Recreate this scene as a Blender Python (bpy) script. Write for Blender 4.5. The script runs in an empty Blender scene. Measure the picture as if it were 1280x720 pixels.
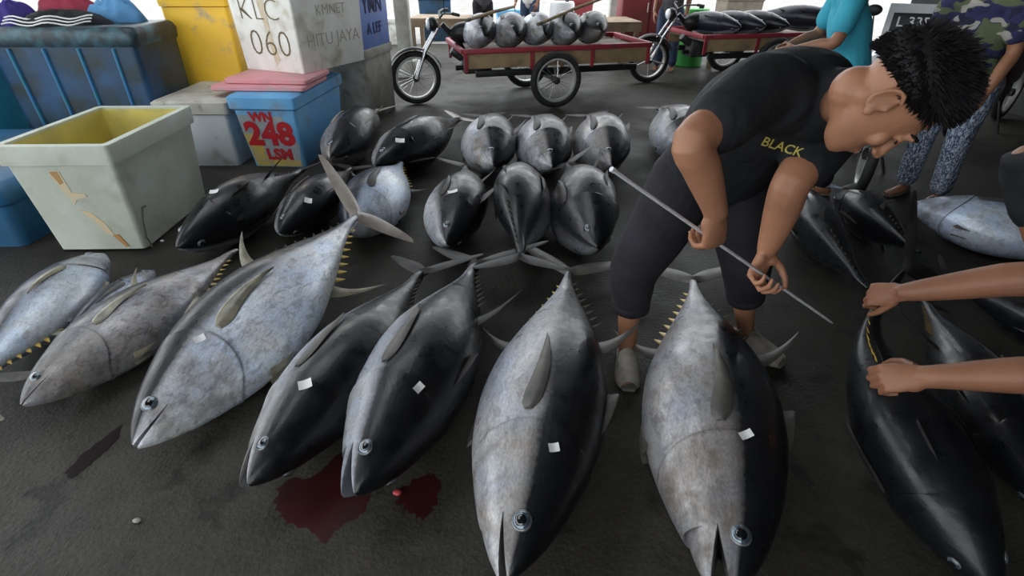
import bpy, bmesh, math, random
import numpy as np
from mathutils import Vector, Matrix, Quaternion
from mathutils.bvhtree import BVHTree

random.seed(7)
scene = bpy.context.scene
COL = scene.collection

# ------------------------------------------------------------------ camera
FPX = 660.0                      # focal length in pixels of the 1280 px frame
PITCH = math.radians(31.9)       # looking down
CAM_H = 1.55
cam_data = bpy.data.cameras.new('camera')
cam_data.sensor_width = 36.0
cam_data.lens = FPX / 1280.0 * 36.0
cam_data.clip_start = 0.02
cam = bpy.data.objects.new('camera', cam_data)
cam.location = (0, 0, CAM_H)
cam.rotation_euler = (math.pi / 2 - PITCH, 0, 0)
COL.objects.link(cam)
scene.camera = cam

# ------------------------------------------------------------------ world, exposure
world = bpy.data.worlds.new('world')
scene.world = world
world.use_nodes = True
bg = world.node_tree.nodes['Background']
bg.inputs[0].default_value = (0.93, 0.97, 1.0, 1)
bg.inputs[1].default_value = 2.6
scene.view_settings.view_transform = 'Standard'
scene.view_settings.look = 'None'
scene.view_settings.gamma = 1.0
scene.view_settings.use_curve_mapping = False
scene.view_settings.exposure = 0.25
scene.cycles.use_denoising = True
scene.cycles.max_bounces = 8
scene.cycles.sample_clamp_indirect = 6

# ------------------------------------------------------------------ view helpers
FWD = Vector((0, math.cos(PITCH), -math.sin(PITCH)))
UP = Vector((0, math.sin(PITCH), math.cos(PITCH)))
EYE = Vector((0, 0, CAM_H))
def ray(px, py):
    return Vector((1, 0, 0)) * ((px - 640) / FPX) + FWD + UP * ((360 - py) / FPX)
def at_t(px, py, t): return EYE + ray(px, py) * t
def at_z(px, py, z):
    d = ray(px, py); return EYE + d * ((z - CAM_H) / d.z)
def at_y(px, py, y):
    d = ray(px, py); return EYE + d * (y / d.y)

# ------------------------------------------------------------------ mesh helpers
class MB:
    def __init__(self): self.v = []; self.f = []
    def add(self, vs, fs):
        o = len(self.v); self.v += [tuple(p) for p in vs]; self.f += [tuple(i + o for i in f) for f in fs]; return self
    def box(self, c, s, M=None):
        c = Vector(c); hx, hy, hz = s[0] / 2, s[1] / 2, s[2] / 2
        vs = [Vector((x, y, z)) for x in (-hx, hx) for y in (-hy, hy) for z in (-hz, hz)]
        if M is not None: vs = [M @ p for p in vs]
        return self.add([p + c for p in vs], [(0,1,3,2),(4,6,7,5),(0,4,5,1),(2,3,7,6),(0,2,6,4),(1,5,7,3)])
    def bar(self, a, b, w, h, up=(0, 0, 1)):
        a, b = Vector(a), Vector(b); d = (b - a).normalized(); u = Vector(up)
        if abs(d.dot(u)) > .98: u = Vector((1, 0, 0))
        l = d.cross(u).normalized(); u = l.cross(d)
        vs = [p + l * (w / 2 * i) + u * (h / 2 * j) for p in (a, b) for i, j in ((-1,-1),(1,-1),(1,1),(-1,1))]
        return self.add(vs, [(0,1,2,3),(7,6,5,4),(0,4,5,1),(1,5,6,2),(2,6,7,3),(3,7,4,0)])
    def loft(self, rings, caps=True, closed=True):
        n = len(rings[0]); vs = [p for r in rings for p in r]; fs = []
        for i in range(len(rings) - 1):
            for j in range(n if closed else n - 1):
                k = (j + 1) % n
                fs.append((i*n+j, i*n+k, (i+1)*n+k, (i+1)*n+j))
        if caps:
            fs.append(tuple(range(n - 1, -1, -1))); fs.append(tuple((len(rings)-1)*n + j for j in range(n)))
        return self.add(vs, fs)
    def tube(self, pts, rad, n=10, caps=True, closed=False, side=None):
        pts = [Vector(p) for p in pts]
        if isinstance(rad, tuple) or not hasattr(rad, '__len__'): rad = [rad] * len(pts)
        rings = []; prev = None; N = len(pts)
        if side is not None: prev = Vector(side)
        for i, p in enumerate(pts):
            if closed: d = pts[(i+1) % N] - pts[(i-1) % N]
            else: d = pts[min(i+1, N-1)] - pts[max(i-1, 0)]
            d.normalize()
            if prev is None:
                prev = d.cross(Vector((0, 0, 1)))
                if prev.length < .1: prev = d.cross(Vector((1, 0, 0)))
            l = (prev - d * prev.dot(d)).normalized(); prev = l; u = d.cross(l)
            r = rad[i]
            rx, ry = (r if hasattr(r, '__len__') else (r, r))
            rings.append([p + l * (rx * math.cos(2*math.pi*k/n)) + u * (ry * math.sin(2*math.pi*k/n)) for k in range(n)])
        if closed: rings.append(rings[0]); caps = False
        return self.loft(rings, caps)
    def cyl(self, a, b, r, r2=None, n=16): return self.tube([a, b], [r, r if r2 is None else r2], n)
    def torus(self, c, axis, R, r, n=32, m=10, rr=None):
        q = Vector((0, 0, 1)).rotation_difference(Vector(axis)); c = Vector(c)
        rings = []
        for i in range(n):
            a = 2*math.pi*i/n
            rings.append([c + q @ Vector(((R + r*math.cos(2*math.pi*k/m))*math.cos(a), (R + r*math.cos(2*math.pi*k/m))*math.sin(a), (rr or r)*math.sin(2*math.pi*k/m))) for k in range(m)])
        rings.append(rings[0])
        return self.loft(rings, False)
    def ell(self, c, r, M=None, nu=16, nv=10):
        c = Vector(c); rings = []
        for i in range(nv + 1):
            a = math.pi * (i + .02) / (nv + .04)
            ring = [Vector((r[0]*math.sin(a)*math.cos(2*math.pi*k/nu), r[1]*math.sin(a)*math.sin(2*math.pi*k/nu), r[2]*math.cos(a))) for k in range(nu)]
            rings.append([(M @ p if M is not None else p) + c for p in ring])
        return self.loft(rings[::-1])
    def prism(self, poly, z0, z1, M=None):
        n = len(poly); vs = [Vector((x, y, z)) for z in (z0, z1) for x, y in poly]
        if M is not None: vs = [M @ p for p in vs]
        return self.add(vs, [tuple(range(n-1, -1, -1)), tuple(range(n, 2*n))] + [(i, (i+1) % n, n + (i+1) % n, n + i) for i in range(n)])
    def build(self, name, mat, parent=None, smooth=35, bevel=0, seg=2, loc=None):
        me = bpy.data.meshes.new(name); me.from_pydata(self.v, [], self.f)
        bm = bmesh.new(); bm.from_mesh(me)
        bmesh.ops.recalc_face_normals(bm, faces=bm.faces)
        if bevel:
            es = [e for e in bm.edges if len(e.link_faces) == 2 and e.calc_face_angle(0) > .5]
            bmesh.ops.bevel(bm, geom=es, offset=bevel, segments=seg, profile=.5, affect='EDGES')
        bm.to_mesh(me); bm.free()
        return link_mesh(name, me, mat, parent, smooth, loc)

def link_mesh(name, me, mat, parent=None, smooth=35, loc=None):
    if mat is not None:
        if not hasattr(mat, '__len__'): mat = [mat]
        for m in mat: me.materials.append(m)
    if smooth:
        me.polygons.foreach_set('use_smooth', [True] * len(me.polygons))
        if smooth < 180: me.set_sharp_from_angle(angle=math.radians(smooth))
    o = bpy.data.objects.new(name, me); COL.objects.link(o)
    if parent is not None: o.parent = parent
    if loc is not None: o.location = loc
    return o

def empty(name, loc=(0, 0, 0), rz=0.0, M=None):
    o = bpy.data.objects.new(name, None); COL.objects.link(o); o.empty_display_size = .1
    if M is not None: o.matrix_world = M
    else: o.location = loc; o.rotation_euler = (0, 0, rz)
    return o
def tag(o, label, cat, group=None):
    o['label'] = label; o['category'] = cat
    if group: o['group'] = group
    return o
def struct(o): o['kind'] = 'structure'; return o
def copy_tree(o, parent=None):
    c = o.copy(); COL.objects.link(c); c.parent = parent
    for ch in [x for x in CHILDREN(o)]: copy_tree(ch, c)
    return c
def CHILDREN(o): return [x for x in bpy.data.objects if x.parent == o]

# ------------------------------------------------------------------ material helpers
def nodes_of(name):
    m = bpy.data.materials.new(name); m.use_nodes = True
    nt = m.node_tree; b = nt.nodes['Principled BSDF']
    return m, nt, b
def N(nt, kind, **kw):
    n = nt.nodes.new(kind)
    for k, v in kw.items():
        if k.startswith('i_'):
            key = k[2:]; key = int(key) if key.isdigit() else key.replace('_', ' ')
            n.inputs[key].default_value = v
        else: setattr(n, k, v)
    return n
def ramp(nt, fac, stops, interp='LINEAR'):
    r = nt.nodes.new('ShaderNodeValToRGB'); r.color_ramp.interpolation = interp
    el = r.color_ramp.elements
    while len(el) < len(stops): el.new(.5)
    for e, (p, c) in zip(el, stops):
        e.position = p; e.color = (c[0], c[1], c[2], 1) if hasattr(c, '__len__') else (c, c, c, 1)
    if fac is not None: nt.links.new(fac, r.inputs[0])
    return r
def mixc(nt, fac, a, b, mode='MIX'):
    n = nt.nodes.new('ShaderNodeMix'); n.data_type = 'RGBA'; n.blend_type = mode; n.clamp_factor = True
    for inp, v in ((n.inputs[0], fac), (n.inputs[6], a), (n.inputs[7], b)):
        if hasattr(v, 'is_output'): nt.links.new(v, inp)
        elif hasattr(v, '__len__'): inp.default_value = (v[0], v[1], v[2], 1)
        else: inp.default_value = v
    return n.outputs[2]
def fmath(nt, op, a, b=None, clamp=False):
    n = nt.nodes.new('ShaderNodeMath'); n.operation = op; n.use_clamp = clamp
    for i, v in enumerate((a, b)):
        if v is None: continue
        if hasattr(v, 'is_output'): nt.links.new(v, n.inputs[i])
        else: n.inputs[i].default_value = v
    return n.outputs[0]
def pmat(name, c1, c2=None, rough=.6, metal=0, scale=8, detail=4, lo=.35, hi=.65, bump=0, bscale=40, coat=0, spec=.5, stain=None, sscale=3, slo=.55, shi=.75, emit=None, dist=0, trans=0):
    """principled material: colour c1 broken up by c2 through noise, optional stain colour, bump"""
    m, nt, b = nodes_of(name)
    tc = N(nt, 'ShaderNodeTexCoord')
    col = c1
    if c2 is not None:
        n = N(nt, 'ShaderNodeTexNoise', i_Scale=scale, i_Detail=detail, i_Distortion=dist)
        nt.links.new(tc.outputs['Object'], n.inputs['Vector'])
        r = ramp(nt, n.outputs[0], [(lo, 0), (hi, 1)])
        col = mixc(nt, r.outputs[0], c1, c2)
    if stain is not None:
        n = N(nt, 'ShaderNodeTexNoise', i_Scale=sscale, i_Detail=6)
        nt.links.new(tc.outputs['Object'], n.inputs['Vector'])
        r = ramp(nt, n.outputs[0], [(slo, 0), (shi, 1)])
        col = mixc(nt, r.outputs[0], col, stain)
    if hasattr(col, 'is_output'): nt.links.new(col, b.inputs['Base Color'])
    else: b.inputs['Base Color'].default_value = (*col[:3], 1)
    b.inputs['Roughness'].default_value = rough; b.inputs['Metallic'].default_value = metal
    b.inputs['Specular IOR Level'].default_value = spec
    b.inputs['Coat Weight'].default_value = coat; b.inputs['Coat Roughness'].default_value = .12
    if trans: b.inputs['Transmission Weight'].default_value = trans
    if emit: b.inputs['Emission Color'].default_value = (*emit[:3], 1); b.inputs['Emission Strength'].default_value = emit[3]
    if bump:
        n = N(nt, 'ShaderNodeTexNoise', i_Scale=bscale, i_Detail=5)
        nt.links.new(tc.outputs['Object'], n.inputs['Vector'])
        bp = N(nt, 'ShaderNodeBump', i_Strength=bump, i_Distance=.02)
        nt.links.new(n.outputs[0], bp.inputs['Height']); nt.links.new(bp.outputs[0], b.inputs['Normal'])
    return m
def catmull(xs, ys, x):
    """smooth interpolation of a profile (monotone-ish cubic hermite)"""
    xs = np.asarray(xs, float); ys = np.asarray(ys, float); x = np.asarray(x, float)
    d = np.diff(ys) / np.diff(xs); m = np.empty_like(ys)
    m[0] = d[0]; m[-1] = d[-1]
    m[1:-1] = np.where(d[:-1] * d[1:] > 0, 2 * d[:-1] * d[1:] / (d[:-1] + d[1:] + 1e-12), 0)
    i = np.clip(np.searchsorted(xs, x, side='right') - 1, 0, len(xs) - 2)
    h = xs[i+1] - xs[i]; t = (x - xs[i]) / h
    return ((1+2*t)*(1-t)**2)*ys[i] + t*(1-t)**2*h*m[i] + t*t*(3-2*t)*ys[i+1] + t*t*(t-1)*h*m[i+1]
# ================================================================== the hall: floor, unseen roof, added walls
def floor_mat():
    m, nt, b = nodes_of('wet_concrete')
    tc = N(nt, 'ShaderNodeTexCoord'); P = tc.outputs['Object']
    def noise(s, d=6, dist=0, rough=.55):
        n = N(nt, 'ShaderNodeTexNoise', i_Scale=s, i_Detail=d, i_Distortion=dist, i_Roughness=rough); nt.links.new(P, n.inputs['Vector']); return n.outputs[0]
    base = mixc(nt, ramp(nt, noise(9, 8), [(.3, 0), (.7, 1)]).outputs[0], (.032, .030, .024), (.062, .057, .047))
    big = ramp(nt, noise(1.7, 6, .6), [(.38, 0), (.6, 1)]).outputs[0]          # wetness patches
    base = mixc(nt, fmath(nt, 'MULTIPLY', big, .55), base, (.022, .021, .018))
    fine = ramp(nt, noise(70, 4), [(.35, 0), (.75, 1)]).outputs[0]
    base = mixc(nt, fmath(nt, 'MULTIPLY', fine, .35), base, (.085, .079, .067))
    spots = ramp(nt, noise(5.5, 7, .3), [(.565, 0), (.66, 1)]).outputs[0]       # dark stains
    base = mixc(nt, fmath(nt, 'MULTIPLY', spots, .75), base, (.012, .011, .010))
    # the trampled middle stays wet from the fish; the front and the far floor have dried
    sp = N(nt, 'ShaderNodeSeparateXYZ'); nt.links.new(P, sp.inputs[0])
    yy = fmath(nt, 'ADD', sp.outputs[1], fmath(nt, 'MULTIPLY', fmath(nt, 'SUBTRACT', noise(1.1, 5), .5), 2.2))
    wet = ramp(nt, fmath(nt, 'DIVIDE', fmath(nt, 'ADD', yy, 2.0), 10.0), [(.335, 0), (.40, 1), (.69, 1), (.78, 0)]).outputs[0]
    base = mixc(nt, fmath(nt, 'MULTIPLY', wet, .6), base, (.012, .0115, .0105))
    nt.links.new(base, b.inputs['Base Color'])
    ro = ramp(nt, big, [(0, .70), (1, .52)])
    nt.links.new(ro.outputs[0], b.inputs['Roughness'])
    b.inputs['Specular IOR Level'].default_value = .24
    bp = N(nt, 'ShaderNodeBump', i_Strength=.5, i_Distance=.01)
    hgt = fmath(nt, 'ADD', noise(55, 6), fmath(nt, 'MULTIPLY', noise(8, 5), .25))
    nt.links.new(hgt, bp.inputs['Height']); nt.links.new(bp.outputs[0], b.inputs['Normal'])
    return m
m = MB(); m.box((0, 3.5, -.1), (40, 18, .2))
struct(m.build('floor', floor_mat(), smooth=0))

M_roof = pmat('roof_sheet', (.07, .075, .08), (.10, .10, .10), rough=.7, scale=2)
M_wallplain = pmat('plaster_wall', (.05, .05, .05), (.03, .03, .03), rough=.9, scale=1.5)
M_column = pmat('painted_column', (.55, .56, .52), (.38, .37, .33), rough=.7, scale=6)
roof_slabs = [(-7, -3.9, -3.4, 9), (-3.9, -2.2, -3.4, 1.2), (-3.9, -.6, 4.9, 9), (-2.2, -.6, -3.4, 2.7), (-.6, 2.5, -3.4, 9), (2.5, 8, -3.4, 9)]  # roof out of view; left gap and front edge shaped to steer sky light
rf = empty('ceiling', (0, 0, 4.3)); struct(rf)
for (x0, x1, y0, y1) in roof_slabs:
    MB().box(((x0+x1)/2, (y0+y1)/2, .04), (x1-x0, y1-y0, .08)).build('roof_panel', M_roof, rf, 0)
for y in (-3, -.5, 3, 5.5, 8):
    MB().box((.5, y, -.12), (15, .12, .24)).build('roof_beam', M_roof, rf, 0)
struct(MB().box((6.0, 2.8, 2.2), (.15, 12.2, 4.4)).build('wall_unseen_right', M_wallplain, smooth=0))  # out of view, added to keep light off the right side
struct(MB().box((3.0, -3.3, 2.2), (6.0, .15, 4.4)).build('wall_unseen_back', M_wallplain, smooth=0))  # added behind the camera, cut short on the left to let light in

M_yard = pmat('yard_concrete', (.34, .33, .31), (.24, .23, .21), rough=.85, scale=2.5)
struct(MB().box((0, 37.5, -.11), (90, 50, .2)).build('floor_yard', M_yard, smooth=0))
# ================================================================== tuna
PS = [0, .012, .035, .08, .15, .22, .30, .40, .50, .60, .70, .80, .88, .935, .97, 1.0]
PT = [.004, .016, .034, .060, .088, .109, .126, .134, .127, .107, .079, .047, .024, .0135, .011, .010]
PB = [.004, .016, .036, .066, .096, .119, .136, .144, .136, .113, .082, .048, .025, .0140, .011, .010]
PW = [.004, .014, .027, .046, .067, .083, .095, .100, .095, .079, .057, .034, .020, .0180, .012, .005]
_TS = np.linspace(-.02, 1.02, 2081)
_TT, _TB, _TW = (list(np.interp(0, [0], [0]) + catmull(PS, p, np.clip(_TS, 0, 1))) for p in (PT, PB, PW))
def prof(tab, s):
    x = min(max((s + .02) * 2000, 0), 2079.0); i = int(x); f = x - i
    return tab[i] * (1 - f) + tab[i + 1] * f
S_M = .088                                     # mouth corner
GILL = .262
def tuna_mat(name, shift=0.0, silver=(.46, .48, .50), mid=(.22, .22, .225), dark=(.010, .011, .014), blotch=.5, brown=(.10, .088, .08), metal=.2, headt=(.20, .19, .175), rough=.36):
    m, nt, b = nodes_of(name)
    ft = N(nt, 'ShaderNodeAttribute', attribute_name='ft').outputs['Fac']
    fs = N(nt, 'ShaderNodeAttribute', attribute_name='fs').outputs['Fac']
    fm = N(nt, 'ShaderNodeAttribute', attribute_name='fm').outputs['Fac']
    tc = N(nt, 'ShaderNodeTexCoord'); P = tc.outputs['Object']
    oi = N(nt, 'ShaderNodeObjectInfo')
    off = N(nt, 'ShaderNodeVectorMath', operation='ADD'); nt.links.new(P, off.inputs[0])
    sc = N(nt, 'ShaderNodeVectorMath', operation='SCALE'); sc.inputs[0].default_value = (37, 11, 23); nt.links.new(oi.outputs['Random'], sc.inputs['Scale']); nt.links.new(sc.outputs[0], off.inputs[1])
    V = off.outputs[0]
    mp = N(nt, 'ShaderNodeMapping'); mp.inputs['Scale'].default_value = (1, 1, 2.2); nt.links.new(V, mp.inputs[0])
    def noise(s, d=5, dist=0, vec=V):
        n = N(nt, 'ShaderNodeTexNoise', i_Scale=s, i_Detail=d, i_Distortion=dist); nt.links.new(vec, n.inputs['Vector']); return n.outputs[0]
    t = fmath(nt, 'ADD', fmath(nt, 'MULTIPLY', ft, .5), .5)                    # 0 belly .. 1 back
    w = fmath(nt, 'MULTIPLY', fmath(nt, 'SUBTRACT', noise(4.0, 3), .5), .09)
    w2 = fmath(nt, 'MULTIPLY', fmath(nt, 'SUBTRACT', noise(60, 4), .5), .06)
    t = fmath(nt, 'ADD', fmath(nt, 'ADD', t, w), fmath(nt, 'ADD', w2, shift))
    r = ramp(nt, t, [(.0, [min(1, c*1.12) for c in silver]), (.34, silver), (.53, mid), (.59, [c*.4 + d*.6 for c, d in zip(mid, dark)]), (.64, dark), (1, [d*.7 for d in dark])])
    col = r.outputs[0]
    # head: brownish, rubbed
    hd = ramp(nt, fs, [(.20, 1), (.285, 0)]).outputs[0]
    hn = ramp(nt, noise(13, 7, .4), [(.40, 0), (.62, 1)]).outputs[0]
    light = ramp(nt, t, [(.45, 1), (.64, 0)]).outputs[0]
    col = mixc(nt, fmath(nt, 'MULTIPLY', fmath(nt, 'MULTIPLY', hd, fmath(nt, 'ADD', fmath(nt, 'MULTIPLY', hn, .55), .28)), light), col, headt)
    bl = ramp(nt, noise(17, 9, .8, mp.outputs[0]), [(.50, 0), (.66, 1)]).outputs[0]
    col = mixc(nt, fmath(nt, 'MULTIPLY', fmath(nt, 'MULTIPLY', bl, blotch), light), col, brown)
    sf = ramp(nt, noise(30, 8, 1.2, mp.outputs[0]), [(.60, 0), (.70, 1)]).outputs[0]
    col = mixc(nt, fmath(nt, 'MULTIPLY', fmath(nt, 'MULTIPLY', sf, .2), light), col, (.62, .64, .66))
    hv = ramp(nt, noise(5.5, 4, .6), [(.38, (.82, .92, 1.10)), (.52, (1.0, 1.0, 1.0)), (.66, (1.06, .96, .86))]).outputs[0]   # bluish and brownish cast
    col = mixc(nt, .55, col, hv, 'MULTIPLY')
    sm = ramp(nt, noise(11, 9, 1.6, mp.outputs[0]), [(.54, 0), (.64, 1)]).outputs[0]                                    # slime and rubbed skin
    col = mixc(nt, fmath(nt, 'MULTIPLY', fmath(nt, 'MULTIPLY', sm, blotch * .7), light), col, [c * .42 for c in silver])
    gl = ramp(nt, fs, [(.2560, 0), (.2622, 1), (.2690, 0)]).outputs[0]      # edge of the gill cover
    col = mixc(nt, fmath(nt, 'MULTIPLY', fmath(nt, 'MULTIPLY', gl, .65), light), col, (.07, .06, .055))
    # fine scale streaks
    mp2 = N(nt, 'ShaderNodeMapping'); mp2.inputs['Scale'].default_value = (26, 60, 60); nt.links.new(V, mp2.inputs[0])
    stx = ramp(nt, noise(3, 3, 0, mp2.outputs[0]), [(.35, .72), (.7, 1.12)]).outputs[0]
    col = mixc(nt, .8, col, stx, 'MULTIPLY')
    col = mixc(nt, fm, col, (.012, .006, .006))
    nt.links.new(col, b.inputs['Base Color'])
    nt.links.new(fmath(nt, 'MULTIPLY', light, metal), b.inputs['Metallic'])
    nt.links.new(ramp(nt, noise(16, 5), [(.35, rough - .1), (.7, rough + .16)]).outputs[0], b.inputs['Roughness'])
    b.inputs['Coat Weight'].default_value = .15; b.inputs['Coat Roughness'].default_value = .12; b.inputs['Specular IOR Level'].default_value = .35
    bp = N(nt, 'ShaderNodeBump', i_Strength=.22, i_Distance=.006)
    nt.links.new(fmath(nt, 'ADD', noise(42, 4, 0, mp.outputs[0]), fmath(nt, 'MULTIPLY', noise(7, 4), .5)), bp.inputs['Height']); nt.links.new(bp.outputs[0], b.inputs['Normal'])
    return m
TM = {
 'silver': tuna_mat('tuna_skin_silver', shift=-.04, silver=(.78, .84, .93), mid=(.50, .54, .60), blotch=.42, headt=(.30, .28, .26)),
 'grey':   tuna_mat('tuna_skin_grey', shift=-.02, silver=(.50, .52, .56), mid=(.30, .30, .31), blotch=.38, headt=(.17, .145, .12)),
 'rust':   tuna_mat('tuna_skin_dusky', shift=-.02, silver=(.40, .40, .42), mid=(.24, .235, .24), blotch=.45, headt=(.15, .125, .10)),
 'half':   tuna_mat('tuna_skin_half_black', shift=.09, silver=(.56, .59, .63), mid=(.30, .31, .33), blotch=.4),
 'dark':   tuna_mat('tuna_skin_dark', shift=.14, silver=(.60, .63, .67), mid=(.30, .31, .33), blotch=.35),
 'black':  tuna_mat('tuna_skin_black', shift=.34, silver=(.36, .39, .43), mid=(.06, .06, .07), blotch=.1),
 'brown':  tuna_mat('tuna_skin_brown', shift=-.10, silver=(.35, .34, .35), mid=(.26, .245, .24), blotch=.7, brown=(.15, .13, .12)),
 'blue':   tuna_mat('tuna_skin_blue', shift=-.02, silver=(.60, .68, .78), mid=(.32, .37, .46), dark=(.012, .016, .03), blotch=.3),
}
M_fin = pmat('tuna_fin_grey', (.052, .050, .047), (.11, .102, .09), rough=.5, scale=14, coat=.08)
M_fin_dark = pmat('tuna_fin_dark', (.014, .014, .016), (.04, .036, .036), rough=.5, scale=12, coat=.05, spec=.3)
M_fin_pink = pmat('tuna_fin_pale', (.30, .24, .21), (.42, .38, .33), rough=.4, scale=10, coat=.3, stain=(.16, .07, .06), sscale=7)
M_fin_olive = pmat('tuna_fin_olive', (.13, .12, .085), (.30, .28, .20), rough=.4, scale=12, coat=.3)
M_finlet = pmat('finlet_yellow', (.62, .42, .05), (.45, .30, .06), rough=.4, scale=20, coat=.3)
M_finlet_dull = pmat('finlet_dull', (.06, .05, .025), (.03, .027, .02), rough=.65, scale=20, spec=.2)
M_iris = pmat('eye_iris', (.05, .08, .11), (.15, .20, .24), rough=.12, scale=40, coat=1, metal=.4)
M_pupil = pmat('eye_pupil', (.006, .007, .010), rough=.06, coat=1)
M_eyering = pmat('eye_ring', (.22, .23, .23), (.10, .10, .10), rough=.25, metal=.4, scale=40)

class Tuna:
    def __init__(self, L, plump=1.0, wide=1.0, gape=0.0, bend=0.0, lift=0.0, bp=2):
        self.bp = bp
        self.L, self.pl, self.wd, self.gape, self.bend, self.lift = L, plump, wide, gape, bend, lift
    def warp(self, s, th):
        ct = math.cos(th)
        return s + (-.050 * ct * ct + (.012 if ct < 0 else .0) * ct) * math.exp(-((s - GILL) / .06) ** 2)
    def off(self, s):
        k = (max(0, s - .35) / .65) ** self.bp
        return self.bend * k * self.L, self.lift * k * self.L
    def surf(self, s, th, out=0.0):
        """point of the skin at station s, angle th from the back (positive: left side)"""
        s2 = self.warp(s, th); L = self.L
        w = prof(_TW, s2) * self.wd; T = prof(_TT, s2) * self.pl; B = prof(_TB, s2) * self.pl
        g = s - GILL                                   # gill cover stands proud, steps down behind its edge
        if -.10 < g <= 0 and abs(math.cos(th)) < .93:
            k = (1 + g / .10); out = out + .0055 * k * k * (1 - abs(math.cos(th)) ** 6)
        c, sn = math.cos(th), math.sin(th)
        e = .92
        y = (w + out) * math.copysign(abs(sn) ** e, sn)
        z = ((T if c > 0 else B) + out) * math.copysign(abs(c) ** e, c)
        z -= .006 * max(0, 1 - s / .2)
        oy, oz = self.off(s)
        return Vector(((.5 - s2) * L, y * L + oy, z * L + oz))
    def body(self, nr=64, nu=30, nl=22):
        L = self.L
        base = np.concatenate([np.linspace(0, 1, 20) ** 1.5 * .14, np.linspace(.15, GILL - .004, 9), [GILL - .0008, GILL + .0012, GILL + .006], np.linspace(GILL + .015, 1, nr - 32)])
        lip = math.radians(101); V = []; ft = []; fs = []; fm = []
        n = nu + nl + 2
        hx = (.5 - S_M) * L
        for s in base:
            s = float(s)
            th_u = np.linspace(-lip + .012, lip - .012, nu); th_l = np.linspace(lip + .012, 2 * math.pi - lip - .012, nl)
            seq = [(t, 0) for t in th_u] + [(lip, 1)] + [(t, 2) for t in th_l] + [(-lip, 1)]
            hz = self.surf(S_M, lip).z
            for t, kind in seq:
                p = self.surf(s, float(t)); inner = 0.0
                if s < S_M - .001:
                    if kind == 1:
                        y0 = self.surf(S_M, float(t)).y
                        p = Vector((hx + .004 * L, y0 * .80, hz)); inner = 1.0
                    elif kind == 2 and self.gape:
                        a = self.gape; dx, dz = p.x - hx, p.z - hz
                        p = Vector((hx + dx * math.cos(a) + dz * math.sin(a), p.y, hz - dx * math.sin(a) + dz * math.cos(a)))
                V.append(p); ft.append(math.cos(t)); fs.append(s); fm.append(inner)
        F = []
        R = len(base)
        for i in range(R - 1):
            for j in range(n):
                k = (j + 1) % n; F.append((i*n+j, i*n+k, (i+1)*n+k, (i+1)*n+j))
        F.append(tuple([j for j in range(nu)] + [nu, n - 1]))                    # roof of the mouth
        F.append(tuple([nu] + [nu + 1 + j for j in range(nl)] + [n - 1]))        # floor of the mouth
        F.append(tuple((R-1)*n + j for j in range(n - 1, -1, -1)))
        return V, F, ft, fs, fm

def sickle(h, chord, sweep, thick, n=9, tipw=.04, hook=1.7):
    """fin blade standing on the x axis: z up to h, swept to -x; lens section"""
    rings = []
    for i in range(n + 1):
        u = i / n; z = h * u; c = chord * ((1 - u) ** .8 * (1 - tipw) + tipw); cx = -sweep * u ** hook
        t = thick * (1 - .8 * u)
        rings.append([(cx + c*.5, 0, z), (cx + c*.2, t, z), (cx - c*.2, t*.7, z), (cx - c*.5, 0, z - .0*h), (cx - c*.2, -t*.7, z), (cx + c*.2, -t, z)])
    return rings
FISH = []
finlet_cache = {}
def finlet_mesh():
    if 'f' not in finlet_cache:
        m = MB(); m.loft([[(.5,0,0),(0,.10,0),(-.5,0,0),(0,-.10,0)], [(.1,0,.5),(-.2,.07,.5),(-.7,0,.5),(-.2,-.07,.5)], [(-.75,0,1),(-.8,.01,1),(-.9,0,1),(-.8,-.01,1)]])
        me = bpy.data.meshes.new('finlet'); me.from_pydata(m.v, [], m.f); finlet_cache['f'] = me
    return finlet_cache['f']
finlet_mats = {}
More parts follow.
